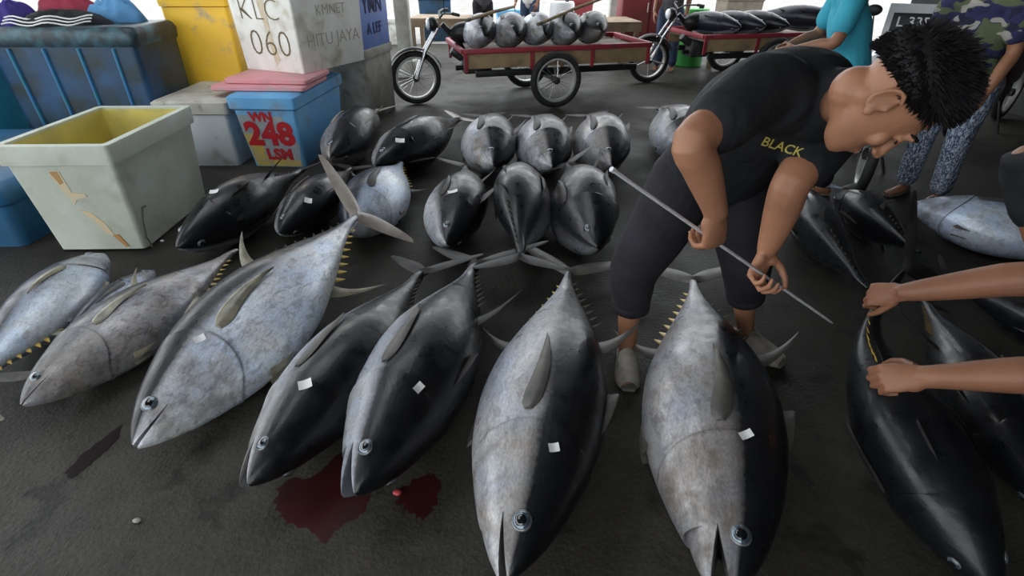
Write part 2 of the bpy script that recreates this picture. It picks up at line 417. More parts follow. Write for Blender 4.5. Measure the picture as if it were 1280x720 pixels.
def tuna(snout, tail, side, phi, mat, label, plump=1.0, wide=1.0, gape=0.0, bend=0.0, lift=0.0, zs=None, zt=None, caudal=True, near=True, finmat=None, tailmat=None, fin2=1.0, yellow='both', group='tuna laid out on the market floor', base_z=0.0, tail_tilt=0.0, lobes=(1, 1), dorsal=0.0, pec=1.0, eye=True, finlets=True, clip_len=None, pts=None, bp=2, tail_yaw=0.0, tail_roll=0.0, tail_sweep=.115, sink=.004, pecmat=None, tail_up=0.0, Lmax=1.9):
    """snout / tail: pixels the fish's axis ends are seen at; side +1: back to the viewer's right"""
    h = .2 + base_z
    for it in range(5):
        if pts: S, T = Vector(pts[0]), Vector(pts[1])
        else: S = at_z(*snout, h if zs is None else zs); T = at_z(*tail, (h if zt is None else zt) + tail_up)
        if (S - T).length > Lmax: T = S + (T - S).normalized() * Lmax
        L = (S - T).length; a = (S - T).normalized()
        u0 = Vector((0, 0, 1)).cross(a).normalized()
        rightward = u0 if u0.x > 0 else -u0
        if abs(u0.x) < .2: rightward = u0 if u0.y > 0 else -u0
        u0 = rightward * side
        up = a.cross(u0); up = up if up.z > 0 else -up
        ph = math.radians(phi)
        u = (u0 * math.cos(ph) + up * math.sin(ph)).normalized(); y = u.cross(a)
        R = Matrix((a, y, u)).transposed()
        tn = Tuna(L, plump, wide, math.radians(gape), bend, lift, bp)
        if pts: break
        mn = min((R @ tn.surf(s, t)).z for s in np.linspace(.05, .7, 14) for t in np.linspace(0, 6.1, 24))
        mid = (S + T) / 2
        if zs is None and zt is None: h = base_z - mn - sink - (T.z - S.z) / 2
        else: break
    mid = (S + T) / 2
    Mw = Matrix.Translation(mid) @ R.to_4x4()
    root = empty('tuna', M=Mw); tag(root, label, 'fish', group)
    V, F, ft, fs, fm = tn.body(64 if near else 52, 30 if near else 20, 22 if near else 14)
    me = bpy.data.meshes.new('body'); me.from_pydata(V, [], F)
    bm = bmesh.new(); bm.from_mesh(me); bmesh.ops.recalc_face_normals(bm, faces=bm.faces); bm.to_mesh(me); bm.free()
    for nm, arr in (('ft', ft), ('fs', fs), ('fm', fm)):
        at = me.attributes.new(nm, 'FLOAT', 'POINT'); at.data.foreach_set('value', arr)
    link_mesh('body', me, TM[mat], root, 60)
    fmt = finmat or M_fin; tmt = tailmat or fmt
    # eyes
    es, eth, er = .075, math.radians(74), .0175 * L
    for sg in ((1, -1) if eye else ()):
        p = tn.surf(es, sg * eth); p1 = tn.surf(es + .01, sg * eth); p2 = tn.surf(es, sg * (eth + .1))
        nrm = (p1 - p).cross(p2 - p).normalized(); nrm = nrm if nrm.y * sg > 0 else -nrm
        q = Vector((0, 0, 1)).rotation_difference(nrm).to_matrix()
        e = MB().ell(p - nrm * er * .10, (er * 1.06, er * 1.06, er * .30), q, 20, 8).build('eye', M_eyering, root, 180)
        MB().ell(p - nrm * er * .02, (er * .92, er * .92, er * .36), q, 20, 8).build('iris', M_iris, e, 180)
        MB().ell(p + nrm * er * .10, (er * .66, er * .66, er * .30), q, 18, 8).build('pupil', M_pupil, e, 180)
    # pectoral fins lie back against the flanks
    for sg in (1, -1):
        rows = []
        n = 14
        for i in range(n + 1):
            q = i / n; s = .285 + .235 * pec * q
            wd = .30 * (1 - q) ** .75 * (1 - .70 * math.exp(-q * 13)) + .012
            cth = math.radians(88) - .34 * q + .20 * q * q * 1.4
            o = .003 + .012 * q * (1 - q * .3)
            rows.append([tn.surf(s, sg * (cth + wd * .5), o - .002), tn.surf(s, sg * (cth + wd * .2), o + .0025), tn.surf(s, sg * (cth - wd * .25), o + .0025), tn.surf(s, sg * (cth - wd * .5), o - .002), tn.surf(s, sg * (cth - wd * .2), o - .004), tn.surf(s, sg * (cth + wd * .2), o - .004)])
        MB().loft(rows).build('pectoral_fin', pecmat or fmt, root, 50)
    # pelvic fins
    for sg in (1, -1):
        p = tn.surf(.31, sg * math.radians(168)); rr = sickle(.075 * L, .035 * L, .045 * L, .004 * L, 6)
        Mx = Matrix.Translation(p) @ Matrix.Rotation(sg * -.5, 4, 'X') @ Matrix.Rotation(math.pi, 4, 'X')
        Mx = Mx @ Matrix.Rotation(-.9, 4, 'Y')
        MB().loft([[Mx @ Vector(c) for c in r] for r in rr]).build('pelvic_fin', fmt, root, 60)
    def fin_on(s, th, h_, chord, sweep, name, mt, rot=0.0):
        p = tn.surf(s, th) ; flip = th != 0
        p.z += (.008 if flip else -.008) * L
        Mx = Matrix.Translation(p)
        if flip: Mx = Mx @ Matrix.Rotation(math.pi, 4, 'X')
        Mx = Mx @ Matrix.Rotation(rot, 4, 'X')
        MB().loft([[Mx @ Vector(c) for c in r] for r in sickle(h_ * L, chord * L, sweep * L, .0045 * L, 10)]).build(name, mt, root, 60)
    if dorsal: fin_on(.33, 0, dorsal, .10, dorsal * .9, 'first_dorsal_fin', fmt)
    else: fin_on(.36, 0, .035, .13, .05, 'first_dorsal_fin', fmt)
    fin_on(.575, 0, .125 * fin2, .055, .12 * fin2, 'second_dorsal_fin', fmt)
    fin_on(.615, math.pi, .125 * fin2, .055, .12 * fin2, 'anal_fin', fmt)
    # finlets
    if finlets:
        for th, ymat in ((0, yellow in ('both', 'back')), (math.pi, yellow in ('both', 'belly'))):
            key = ymat
            if key not in finlet_mats:
                c = finlet_mesh().copy(); c.materials.append(M_finlet if ymat else M_finlet_dull); finlet_mats[key] = c
            for k in range(8):
                s = .665 + .034 * k
                p = tn.surf(s, th); sz = (.024 - .0012 * k) * L
                o = bpy.data.objects.new('finlet', finlet_mats[key]); COL.objects.link(o); o.parent = root
                o.location = (p.x, p.y, p.z + (-.002 if th == 0 else .002) * L); o.scale = (sz, sz, sz)
                if th: o.rotation_euler = (math.pi, 0, 0)
    # tail fin: two sickle lobes on the peduncle end
    if caudal:
        oy, oz = tn.off(1.0); p0 = Vector((-.5 * L, oy, oz)); rows = []
        n = 24
        for i in range(-n, n + 1):
            u = i / n; au = abs(u); sc_ = lobes[0] if u > 0 else lobes[1]
            z = math.copysign(.185 * L * sc_ * au ** .95, u); c = .085 * L * (1 - au) ** .55 * (1 - .45*(1-au)**6) + .006 * L
            xb = .035 * L - tail_sweep * L * sc_ * au ** 1.25
            t = .0075 * L * (1 - au * .75) + .010 * L * math.exp(-(au * 9) ** 2)
            ty = tail_tilt * abs(z)
            rows.append([p0 + Vector((xb, ty, z)), p0 + Vector((xb - c*.35, t + ty, z)), p0 + Vector((xb - c, ty, z + .0)), p0 + Vector((xb - c*.35, -t + ty, z))])
        Mr = Matrix.Translation(p0) @ Matrix.Rotation(math.radians(tail_yaw), 4, 'Z') @ Matrix.Rotation(math.radians(tail_roll), 4, 'X') @ Matrix.Translation(-p0)
        rows = [[Mr @ q for q in r_] for r_ in rows]
        MB().loft(rows).build('tail_fin', tmt, root, 60)
    FISH.append((root, Mw, [Mw @ Vector(v) for v in V], F, tn))
    return root
_fish_bvh = {}
def bvh(i):
    if i not in _fish_bvh: _fish_bvh[i] = BVHTree.FromPolygons([tuple(v) for v in FISH[i][2]], [f for f in FISH[i][3]])
    return _fish_bvh[i]
# ------------------------------------------------------------------ front row
FR = 'row of large tuna at the front'
tuna((640, 724), (712, 338), 1, 16, 'grey', 'big tuna seen head-on at the bottom centre, its eye open', plump=1.04, tail_roll=-22, tail_sweep=.15, lobes=(1.05, 1.15), group=FR, gape=9, yellow='belly')
tuna((922, 742), (866, 348), 1, 12, 'rust', 'largest tuna lying between the feet of the man in black', plump=1.06, tail_roll=-5, group=FR, gape=22, yellow='belly', finmat=M_fin)
tuna((447, 618), (597, 328), 1, 24, 'half', 'black-backed tuna with gaping mouth over the blood pool', group=FR, gape=21, tail_roll=-16, lobes=(1.3, 1.2), tail_sweep=.14, yellow='none', plump=1.08, wide=1.3, finmat=M_fin_dark, pecmat=M_fin)
tuna((313, 606), (530, 338), 1, 27, 'half', 'black-backed tuna with a silver belly edge, left of the blood pool', group=FR, gape=18, tail_roll=-18, lobes=(1.1, 1.1), tail_sweep=.14, yellow='none', plump=1.05, wide=1.2, finmat=M_fin_dark, pecmat=M_fin)
tuna((163, 556), (448, 268), -1, 20, 'silver', 'bright silver tuna with raised pale tail fin', tail_up=.16, tail_roll=-24, lobes=(1.3, 1.15), tail_sweep=.10, plump=1.05, group=FR, gape=6, tailmat=M_fin_pink, finmat=M_fin_olive, yellow='belly')
tuna((24, 506), (296, 312), -1, 12, 'brown', 'dull brown-grey tuna whose tail fin is cut off', group=FR, gape=3, caudal=False, yellow='belly', finmat=M_fin_olive)
tuna((192, 338), (40, 470), -1, 20, 'blue', 'slim blue-backed tuna tucked behind the brown-grey tuna', group=FR, plump=.8, wide=.9, yellow='none', near=False)
tuna((128, 318), (-60, 500), -1, 10, 'blue', 'pale bluish tuna at the left edge below the grey crate', group=FR, near=False, finmat=M_fin_olive)
tuna((1246, 742), (1040, 384), -1, 66, 'black', 'black tuna being probed with the rod and held by the tail', group=FR, tail_up=.24, bend=.26, lift=.13, bp=5, tail_yaw=-55, lobes=(1.25, 1.25), tail_roll=20, tail_sweep=.13, yellow='both', finmat=M_fin_dark, plump=1.15, wide=1.4, fin2=.7)
tuna((1330, 650), (1150, 372), -1, 30, 'grey', 'grey tuna at the right edge beside the probed black tuna', group=FR, near=False, finmat=M_fin_dark)
# ------------------------------------------------------------------ right side
RG = 'tuna lying to the right of the man in black'
tuna((984, 240), (1085, 362), -1, 65, 'black', 'round-backed black tuna just right of the legs of the man in black', group=RG, near=False, yellow='none', finmat=M_fin_dark, caudal=False)
tuna((1045, 244), (1150, 316), -1, 75, 'black', 'blue-black tuna behind the raised tail of the probed tuna', group=RG, near=False, finmat=M_fin_dark, yellow='none', plump=1.25, wide=1.3, caudal=False)
tuna((1140, 255), (1430, 335), 1, 5, 'blue', 'pale blue-white tuna belly-up at the right edge', group=RG, plump=1.4, wide=1.4, near=False)
tuna((1420, 470), (1185, 352), -1, 70, 'black', 'dark tuna lying under the forearms reaching in from the right', group=RG, near=False, yellow='none', finmat=M_fin_dark)
tuna((925, 210), (1056, 236), 1, 10, 'blue', 'tuna whose silver tail end shows behind the left arm of the man in black', group=RG, near=False, yellow='none')
# ------------------------------------------------------------------ second row
SG = 'second row of tuna'
tuna((222, 308), (378, 212), 1, 55, 'dark', 'black tuna lying beside the open grey crate', group=SG, Lmax=1.32, plump=1.18, wide=1.25, near=False, tail_roll=-35, yellow='none', finmat=M_fin_dark)
tuna((350, 290), (440, 210), 1, 35, 'dark', 'short tuna in the second row with a paper tag and dark side', group=SG, Lmax=1.32, plump=1.18, wide=1.25, near=False, tail_roll=-35, fin2=.7, finmat=M_fin_dark, yellow='none')
tuna((438, 292), (505, 200), -1, 15, 'blue', 'pale tuna behind the raised pale tail fin', group=SG, Lmax=1.32, plump=1.18, wide=1.25, near=False, tail_roll=15, fin2=.7, finmat=M_fin_dark)
tuna((560, 304), (590, 182), 1, 30, 'dark', 'tuna in the second row facing the camera, half grey half black', group=SG, Lmax=1.32, plump=1.18, wide=1.25, near=False, tail_roll=-35, fin2=.7, finmat=M_fin_dark, yellow='none', dorsal=.12)
tuna((655, 216), (650, 322), -1, 60, 'dark', 'tuna in the second row lying with its tail towards the camera', group=SG, Lmax=1.4, plump=1.3, wide=1.32, near=False, tail_roll=-60, fin2=.7, finmat=M_fin_dark, yellow='none')
tuna((748, 308), (708, 205), 1, 60, 'black', 'glossy black tuna beside the upper end of the rod', group=SG, Lmax=1.4, plump=1.3, wide=1.32, near=False, tail_roll=-35, fin2=.7, finmat=M_fin_dark, yellow='belly')
# ------------------------------------------------------------------ third row
TG = 'third row of tuna by the cargo tricycle'
tuna((414, 196), (478, 132), 1, 40, 'brown', 'small brown tuna next to the blue crate', group=TG, Lmax=1.5, plump=1.2, wide=1.3, near=False, tail_roll=-30, lobes=(.8, .8), fin2=.5, yellow='none', finmat=M_fin_pink)
tuna((470, 206), (604, 132), 1, 20, 'dark', 'broad tuna with a visible eye left in the third row', group=TG, Lmax=1.5, plump=1.2, wide=1.3, near=False, tail_roll=-30, lobes=(.8, .8), finmat=M_fin_dark, fin2=.5, yellow='none', tailmat=M_fin_pink)
tuna((618, 206), (600, 124), 1, 30, 'grey', 'round-headed tuna straight below the tricycle bed', group=TG, Lmax=1.5, plump=1.2, wide=1.3, near=False, tail_roll=-30, lobes=(.8, .8), finmat=M_fin_dark, fin2=.5, yellow='none', dorsal=.1)
tuna((692, 208), (656, 122), 1, 30, 'grey', 'tuna in the third row just under the tricycle side wheel', group=TG, Lmax=1.5, plump=1.2, wide=1.3, near=False, tail_roll=-30, lobes=(.8, .8), finmat=M_fin_dark, fin2=.5, yellow='none')
tuna((766, 206), (728, 130), 1, 35, 'brown', 'rightmost tuna in the third row, greyish brown', group=TG, Lmax=1.5, plump=1.2, wide=1.3, near=False, tail_roll=-30, lobes=(.8, .8), finmat=M_fin_dark, fin2=.5, yellow='none')
tuna((868, 190), (806, 112), 1, 35, 'dark', 'dark tuna mostly hidden behind the man in black', group=TG, Lmax=1.5, plump=1.2, wide=1.3, near=False, tail_roll=-30, lobes=(.8, .8), fin2=.5, yellow='none', finmat=M_fin_dark)
# ================================================================== crates, tanks and boxes on the left
def rrect(hx, hy, z, r, n=4):
    out = []
    for cx, cy, a0 in ((hx-r, hy-r, 0), (-hx+r, hy-r, 90), (-hx+r, -hy+r, 180), (hx-r, -hy+r, 270)):
        for k in range(n + 1):
            a = math.radians(a0 + 90 * k / n); out.append((cx + r*math.cos(a), cy + r*math.sin(a), z))
    return out
def text(name, body, size, M, mat, parent, bold=0.0, extrude=.001, shear=0.0, space=1.0):
    """flat lettering lying in the XY plane of M, turned into a mesh"""
    cu = bpy.data.curves.new(name, 'FONT'); cu.body = body; cu.size = size; cu.offset = bold; cu.extrude = extrude; cu.shear = shear
    cu.align_x = 'CENTER'; cu.align_y = 'CENTER'; cu.space_character = space; cu.resolution_u = 3
    tmp = bpy.data.objects.new(name, cu); COL.objects.link(tmp)
    dg = bpy.context.evaluated_depsgraph_get(); me = bpy.data.meshes.new_from_object(tmp.evaluated_get(dg))
    bpy.data.objects.remove(tmp); bpy.data.curves.remove(cu)
    me.transform(M); me.materials.clear()
    return link_mesh(name, me, mat, parent, 0)
def face_front(x, y, z): return Matrix.Translation((x, y, z)) @ Matrix.Rotation(math.pi/2, 4, 'X')        # lettering seen from -Y
def face_right(x, y, z): return Matrix.Translation((x, y, z)) @ Matrix.Rotation(math.pi/2, 4, 'Z') @ Matrix.Rotation(math.pi/2, 4, 'X')   # seen from +X

M_plas_grey = pmat('plastic_greygreen', (.50, .55, .49), (.42, .45, .37), rough=.55, scale=3.5, stain=(.30, .29, .22), sscale=5, slo=.56, shi=.8, bump=.15, bscale=25)
M_plas_yellow_in = pmat('plastic_inner_yellow', (.62, .53, .12), (.48, .42, .12), rough=.5, scale=5, stain=(.30, .26, .10), sscale=4)
M_plas_white = pmat('plastic_white', (.70, .75, .78), (.60, .64, .66), rough=.55, scale=4, stain=(.30, .28, .24), sscale=7, slo=.58, shi=.8, bump=.12)
M_plas_lid = pmat('plastic_lid_grey', (.52, .51, .46), (.40, .38, .33), rough=.65, scale=6, stain=(.22, .2, .16), sscale=9, bump=.2)
M_blue_box = pmat('plastic_blue', (.10, .33, .62), (.14, .40, .66), rough=.5, scale=5, stain=(.20, .22, .24), sscale=6, slo=.58, shi=.78, bump=.12)
M_blue_box2 = pmat('plastic_periwinkle', (.13, .24, .66), (.17, .29, .70), rough=.55, scale=5, stain=(.28, .30, .38), sscale=8, bump=.12)
M_tank = pmat('tank_dark_blue', (.010, .040, .075), (.014, .07, .17), rough=.42, scale=3, stain=(.015, .03, .035), sscale=4, slo=.45, shi=.65, bump=.12, bscale=14)
M_tank_worn = pmat('tank_worn_blue', (.04, .17, .40), (.03, .20, .27), rough=.4, scale=7, bump=.1)
M_tank_rim = pmat('tank_rim', (.014, .03, .04), (.05, .16, .20), rough=.45, scale=9, lo=.45, hi=.75)
M_cyan = pmat('tank_cyan', (.02, .30, .46), (.02, .22, .38), rough=.45, scale=4, stain=(.02, .10, .18), sscale=5)
M_low_blue = pmat('tank_blue', (.02, .12, .26), (.02, .09, .18), rough=.45, scale=4)
M_yellow = pmat('box_yellow', (.92, .56, .03), (.86, .52, .04), rough=.5, scale=4, stain=(.42, .33, .20), sscale=6, slo=.60, shi=.74, bump=.1)
M_pink = pmat('lid_pink', (.66, .28, .32), (.58, .26, .28), rough=.6, scale=7, stain=(.40, .32, .28), sscale=9, bump=.15)
M_foam = pmat('foam_white', (.86, .86, .82), (.74, .73, .66), rough=.75, scale=5, stain=(.38, .32, .20), sscale=5, slo=.56, shi=.8, bump=.25, bscale=30)
M_foam_grey = pmat('weathered_grey', (.42, .42, .38), (.30, .29, .25), rough=.8, scale=6, stain=(.14, .13, .11), sscale=5, bump=.2)
M_rust = pmat('rust_orange', (.48, .20, .05), (.40, .24, .10), rough=.8, scale=14)
M_rust_pale = pmat('rust_pale', (.60, .48, .30), (.55, .50, .38), rough=.8, scale=10)
M_red_paint = pmat('red_paint', (.50, .012, .02), (.42, .02, .03), rough=.5, scale=12)
M_yellow_paint = pmat('yellow_paint', (.60, .44, .07), (.46, .38, .16), rough=.6, scale=12, stain=(.34, .34, .30), sscale=18)
M_grey_paint = pmat('grey_paint', (.34, .38, .38), (.25, .30, .36), rough=.7, scale=16)
M_ink = pmat('ink_brown', (.16, .13, .07), rough=.8)
M_ink_blue = pmat('ink_blue', (.03, .04, .12), rough=.8)
M_rope = pmat('rope_dark', (.07, .065, .05), (.12, .11, .09), rough=.9, scale=60)

def box_shell(name, parent, hx, hy, z0, z1, taper, mat, r=.03):
    m = MB(); k = 1 - taper
    m.loft([rrect(hx*k, hy*k, z0, r), rrect(hx*(1-taper*.5), hy*(1-taper*.5), (z0+z1)/2, r), rrect(hx, hy, z1, r)])
    return m.build(name, mat, parent, 40, bevel=.004)

# --- open grey-green crate, yellow inside
c = empty('fish_crate', (-2.56, 3.34, 0), math.radians(1.5)); tag(c, 'open grey-green plastic crate, yellow inside, with rust marks', 'crate')
hx, hy, H = .305, .46, .68
m = MB(); m.loft([rrect(hx*.86, hy*.9, .015, .03), rrect(hx*.93, hy*.95, H*.5, .03), rrect(hx*.985, hy*.985, H-.10, .03)]); m.f.pop()
m.build('body', M_plas_grey, c, 40)
m = MB(); m.loft([rrect(hx*1.0, hy*1.0, H-.115, .03), rrect(hx*1.045, hy*1.03, H-.11, .03), rrect(hx*1.06, hy*1.04, H-.01, .03), rrect(hx*1.05, hy*1.035, H, .03), rrect(hx-.028, hy-.028, H, .02), rrect(hx-.03, hy-.03, H-.02, .02), rrect(hx-.03, hy-.03, H-.115, .02), rrect(hx*1.0, hy*1.0, H-.115, .03)], caps=False)
m.build('rim', M_plas_grey, c, 40)
m = MB(); m.loft([rrect(hx-.0315, hy-.0315, H-.012, .02), rrect(hx*.86-.02, hy*.9-.02, .10, .02), rrect(hx*.80, hy*.85, .095, .02)], caps=False); k = len(m.v); m.f.append(tuple(range(k-20, k)))
m.build('liner', M_plas_yellow_in, c, 40)
def decal(poly, y, mat, name, parent, slope=0.0):
    """thin mark on a face turned to -Y; poly in (x, z), y follows the taper"""
    m = MB(); n = len(poly)
    vs = [(x, y + slope * (H - z) - .0015, z) for x, z in poly] + [(x, y + slope * (H - z) + .004, z) for x, z in poly]
    m.add(vs, [tuple(range(n)), tuple(range(2*n-1, n-1, -1))] + [(i, i+n, (i+1) % n + n, (i+1) % n) for i in range(n)])
    return m.build(name, mat, parent, 0)
sl = .068
decal([(-.08,.52),(-.02,.53),(-.01,.40),(.06,.39),(.065,.37),(.0,.355),(-.03,.32),(-.055,.40)], -.4612, M_rust_pale, 'rust_mark', c, sl)
decal([(-.075,.525),(-.03,.53),(-.025,.46),(-.05,.45)], -.4622, M_rust, 'rust_mark', c, sl)
decal([(-.02,.29),(.04,.27),(.09,.20),(.115,.10),(.07,.13),(.03,.22)], -.4612, M_rust_pale, 'rust_mark', c, sl)
decal([(.10,.115),(.14,.12),(.17,.035),(.15,.03),(.12,.08)], -.4622, M_rust, 'rust_mark', c, sl)
m = MB(); m.tube([(hx*.93+.01, -hy*.70, .26), (hx*.95+.015, -hy*.80, .27), (hx*.92+.02, -hy*.88, .20), (hx*.9+.015, -hy*.90, .09), (hx*.89+.02, -hy*.86, .02)], .007, 8)
m.build('rope_loop', M_rope, c, 60)

# --- white lidded crate behind it
c = empty('lidded_crate', (-2.66, 4.90, 0)); tag(c, 'pale white lidded crate between the grey crate and the painted blue box', 'crate')
box_shell('body', c, .28, .40, .0, .47, .08, M_plas_white)
m = MB(); m.loft([rrect(.30, .42, .45, .03), rrect(.315, .435, .46, .03), rrect(.315, .435, .55, .03), rrect(.29, .41, .565, .03)]); m.build('lid', M_plas_lid, c, 40)

# --- blue box with painted letters
c = empty('painted_box', (-2.0, 4.98, 0), math.radians(-4)); tag(c, 'blue fish box with red painted letters on its yellow front', 'box')
box_shell('body', c, .262, .54, .0, .52, .12, M_blue_box)
m = MB(); m.loft([rrect(.272, .55, .50, .03), rrect(.285, .565, .515, .03), rrect(.285, .565, .60, .03), rrect(.265, .545, .615, .03)]); m.build('lid', M_blue_box, c, 40)
H = .52
fy = -.5410; sl = .125
decal([(-.20,.0+.01),(.195,.01),(.20,.06),(.05,.09),(-.09,.10),(-.10,.30),(-.235,.30)], fy, M_yellow_paint, 'yellow_paint', c, sl)
decal([(-.09,.10),(.05,.09),(.20,.06),(.225,.20),(.13,.45),(-.24,.46),(-.235,.30),(-.10,.30)], fy, M_grey_paint, 'grey_paint', c, sl)
tilt = Matrix.Rotation(math.atan(sl), 4, 'X')
for body, sz, x, z, b in (('WN', .105, -.04, .44, .006), ('248', .27, -.005, .29, .013), ('LSM', .13, .03, .115, .007)):
    text('lettering', body, sz, Matrix.Translation((x, fy + sl*(H - z) - .0035, z)) @ tilt @ Matrix.Rotation(math.pi/2, 4, 'X'), M_red_paint, c, bold=b, space=1.02)
m = MB(); m.box((.262, -.2, .26), (.004, .18, .16)); m.build('faded_patch', M_foam_grey, c, 0) if False else None

# --- two pink lids lying on it
for k, (x, y, z, w, d, rz) in enumerate(((-2.10, 4.86, .617, .80, .56, -3), (-2.04, 4.90, .662, .72, .52, -5))):
    c = MB().loft([rrect(w/2-.012, d/2-.012, 0, .03), rrect(w/2, d/2, .008, .03), rrect(w/2, d/2, .034, .03), rrect(w/2-.01, d/2-.01, .043, .03)]).build('box_lid', M_pink, None, 40)
    c.location = (x, y, z); c.rotation_euler = (0, 0, math.radians(rz))
    tag(c, ['lower of the two pink lids stacked on the blue box', 'upper of the two pink lids, right under the white foam box'][k], 'lid', 'pink lids')

# --- white foam box with scrawled numbers on the lids
ang = math.atan2(.28, -.64) - math.pi
c = empty('foam_box', (-1.93, 5.38, .706), ang); tag(c, 'dirty white foam box with scrawled 060 on top of the pink lids', 'box')
hx2, hy2 = .35, .45
box_shell('body', c, hx2, hy2, .0, .62, .05, M_foam, .02)
m = MB(); m.loft([rrect(hx2+.015, hy2+.015, .62, .02), rrect(hx2+.015, hy2+.015, .70, .02)]); m.build('lid', M_foam, c, 40, bevel=.006)
tl = Matrix.Rotation(math.atan(.036), 4, 'X')
for body, sz, x, z in (('060', .30, .03, .22), ('KLC', .24, -.02, .48)):
    text('lettering', body, sz, Matrix.Translation((x, -hy2*.95 - .036*z*1.0 - .003, z)) @ tl @ Matrix.Rotation(math.pi/2, 4, 'X'), M_ink, c, bold=-.006, space=1.05)
H = .62
decal([(-.02,.60),(.07,.60),(.06,.30),(.10,.10),(.04,.05),(.02,.25)], -hy2*1.0 - .0008, pmat('foam_stain', (.58, .46, .28), (.66, .60, .48), rough=.8, scale=12), 'stain', c, .036)
text('lettering', 'HITU JAYA', .15, Matrix.Translation((hx2*.965+.004, .02, .24)) @ Matrix.Rotation(.027, 4, 'Y') @ face_right(0, 0, 0), pmat('faded_ink', (.42, .40, .34), rough=.8), c, bold=-.002)
text('lettering', 'KMNET', .12, Matrix.Translation((hx2*.985+.004, .02, .47)) @ Matrix.Rotation(.027, 4, 'Y') @ face_right(0, 0, 0), pmat('faded_ink2', (.46, .44, .38), rough=.8), c, bold=-.002)

# --- weathered block and the periwinkle box on it
c = empty('storage_box', (-1.76, 6.36, 0), math.radians(-8)); tag(c, 'weathered grey storage box under the periwinkle blue box', 'box')
box_shell('body', c, .285, .42, 0, .66, .04, M_foam_grey)
m = MB(); m.loft([rrect(.30, .435, .65, .03), rrect(.30, .435, .74, .03)]); m.build('lid', M_foam_grey, c, 40, bevel=.006)
c = empty('blue_box', (-1.74, 6.36, .742), math.radians(-12)); tag(c, 'periwinkle blue box with dark lettering beside the foam box', 'box')
box_shell('body', c, .27, .40, 0, .66, .03, M_blue_box2)
tl = Matrix.Rotation(.026, 4, 'Y')
for body, sz, z in (('YMN', .22, .40), ('A LEF', .15, .18)):
    text('lettering', body, sz, Matrix.Translation((.267 + (z-.4)*.015 + .004, .0, z)) @ Matrix.Rotation(.015, 4, 'Y') @ face_right(0, 0, 0), M_ink_blue, c, bold=.002)
    text('lettering', body, sz, Matrix.Translation((.0, -.398 + (.4-z)*.02 - .004, z)) @ face_front(0, 0, 0), M_ink_blue, c, bold=.002)

# --- yellow box
c = empty('yellow_box', (-2.86, 5.62, 0), math.radians(3)); tag(c, 'tall yellow box standing behind the white lidded crate', 'box')
box_shell('body', c, .29, .30, 0, 1.19, .07, M_yellow)
m = MB(); m.loft([rrect(.30, .31, 1.195, .03), rrect(.305, .315, 1.34, .03), rrect(.28, .29, 1.36, .03)]); m.build('lid', M_yellow, c, 40)
# --- tanks
def tank(name, label, x0, x1, y0, y1, H, mat, rim, ribs, worn=None):
    c = empty(name, ((x0+x1)/2, (y0+y1)/2, 0)); tag(c, label, 'tank')
    hx, hy = (x1-x0)/2, (y1-y0)/2
    m = MB(); m.loft([rrect(hx*.93, hy*.94, 0, .06), rrect(hx*.97, hy*.97, H*.5, .06), rrect(hx*.985, hy*.985, H-.12, .06)]); m.build('body', mat, c, 40)
    m = MB(); m.loft([rrect(hx, hy, H-.14, .07), rrect(hx*1.02, hy*1.02, H-.12, .07), rrect(hx*1.03, hy*1.03, H-.05, .07), rrect(hx*1.0, hy*1.0, H-.015, .07), rrect(hx*.96, hy*.96, H, .06)]); m.build('lid', rim, c, 50)
    for i in range(ribs):
        u = (i + .5) / ribs * 2 - 1
        m = MB(); x = hx * .92 * u
        m.tube([(x*.95, -hy*.945, .03), (x*.98, -hy*.972, H*.5), (x, -hy*.985, H-.15)], (.022, .014), 10); m.build('rib', worn or mat, c, 60)
    return c
tank('fish_tank', 'big dark blue ribbed tank with clothes lying on its lid', -4.18, -2.97, 4.55, 5.2, 1.10, M_tank, M_tank_rim, 4, M_tank_worn)
tank('fish_tank', 'bright cyan tank at the left edge beside the dark blue tank', -5.5, -4.32, 4.35, 5.4, .95, M_cyan, M_cyan, 3)
tank('fish_tank', 'low blue tank at the left edge behind the grey crate', -4.4, -3.04, 2.95, 4.2, .42, M_low_blue, M_low_blue, 3)
# --- clothes thrown on the tank
def cloth_heap(name, label, cat, loc, size, mat, seed, rz=0):
    rnd = random.Random(seed); nu, nv = 40, 14; rings = []
    ph = [rnd.uniform(0, 6.28) for _ in range(8)]
    for i in range(nv + 1):
        a = (i / nv) * math.pi * .5; ring = []
        for k in range(nu):
            b = 2*math.pi*k/nu
            w = 1 + .10*math.sin(3*b+ph[0]) + .07*math.sin(5*b+ph[1]+a*2) + .05*math.sin(9*b+ph[2]-a*3)
            z = math.sin(a) * (1 + .15*math.sin(4*b+ph[3]) * math.cos(a))
            ring.append((size[0]*math.cos(a)*w*math.cos(b) + .001*math.cos(b), size[1]*math.cos(a)*w*math.sin(b) + .001*math.sin(b), size[2]*z*(1+.12*math.sin(7*b*math.cos(a)+ph[4]))))
        rings.append(ring)
    o = MB().loft(rings).build(name, mat, None, 70); o.location = loc; o.rotation_euler = (0, 0, rz)
    return tag(o, label, cat)
M_cl_black = pmat('cloth_black', (.012, .012, .016), rough=.9)
M_cl_purple = pmat('cloth_purple', (.045, .025, .22), (.03, .02, .15), rough=.9, scale=10)
M_cl_red = pmat('cloth_red', (.30, .03, .06), (.22, .03, .05), rough=.9, scale=10)
M_cl_blue = pmat('cloth_sky', (.10, .28, .50), (.08, .22, .42), rough=.9, scale=10)
M_cl_white = pmat('cloth_white', (.75, .75, .75), rough=.9)
jk = cloth_heap('jacket', 'black jacket with three white stripes lying on the dark blue tank', 'jacket', (-3.66, 4.80, 1.10), (.34, .18, .10), M_cl_black, 3, .15)
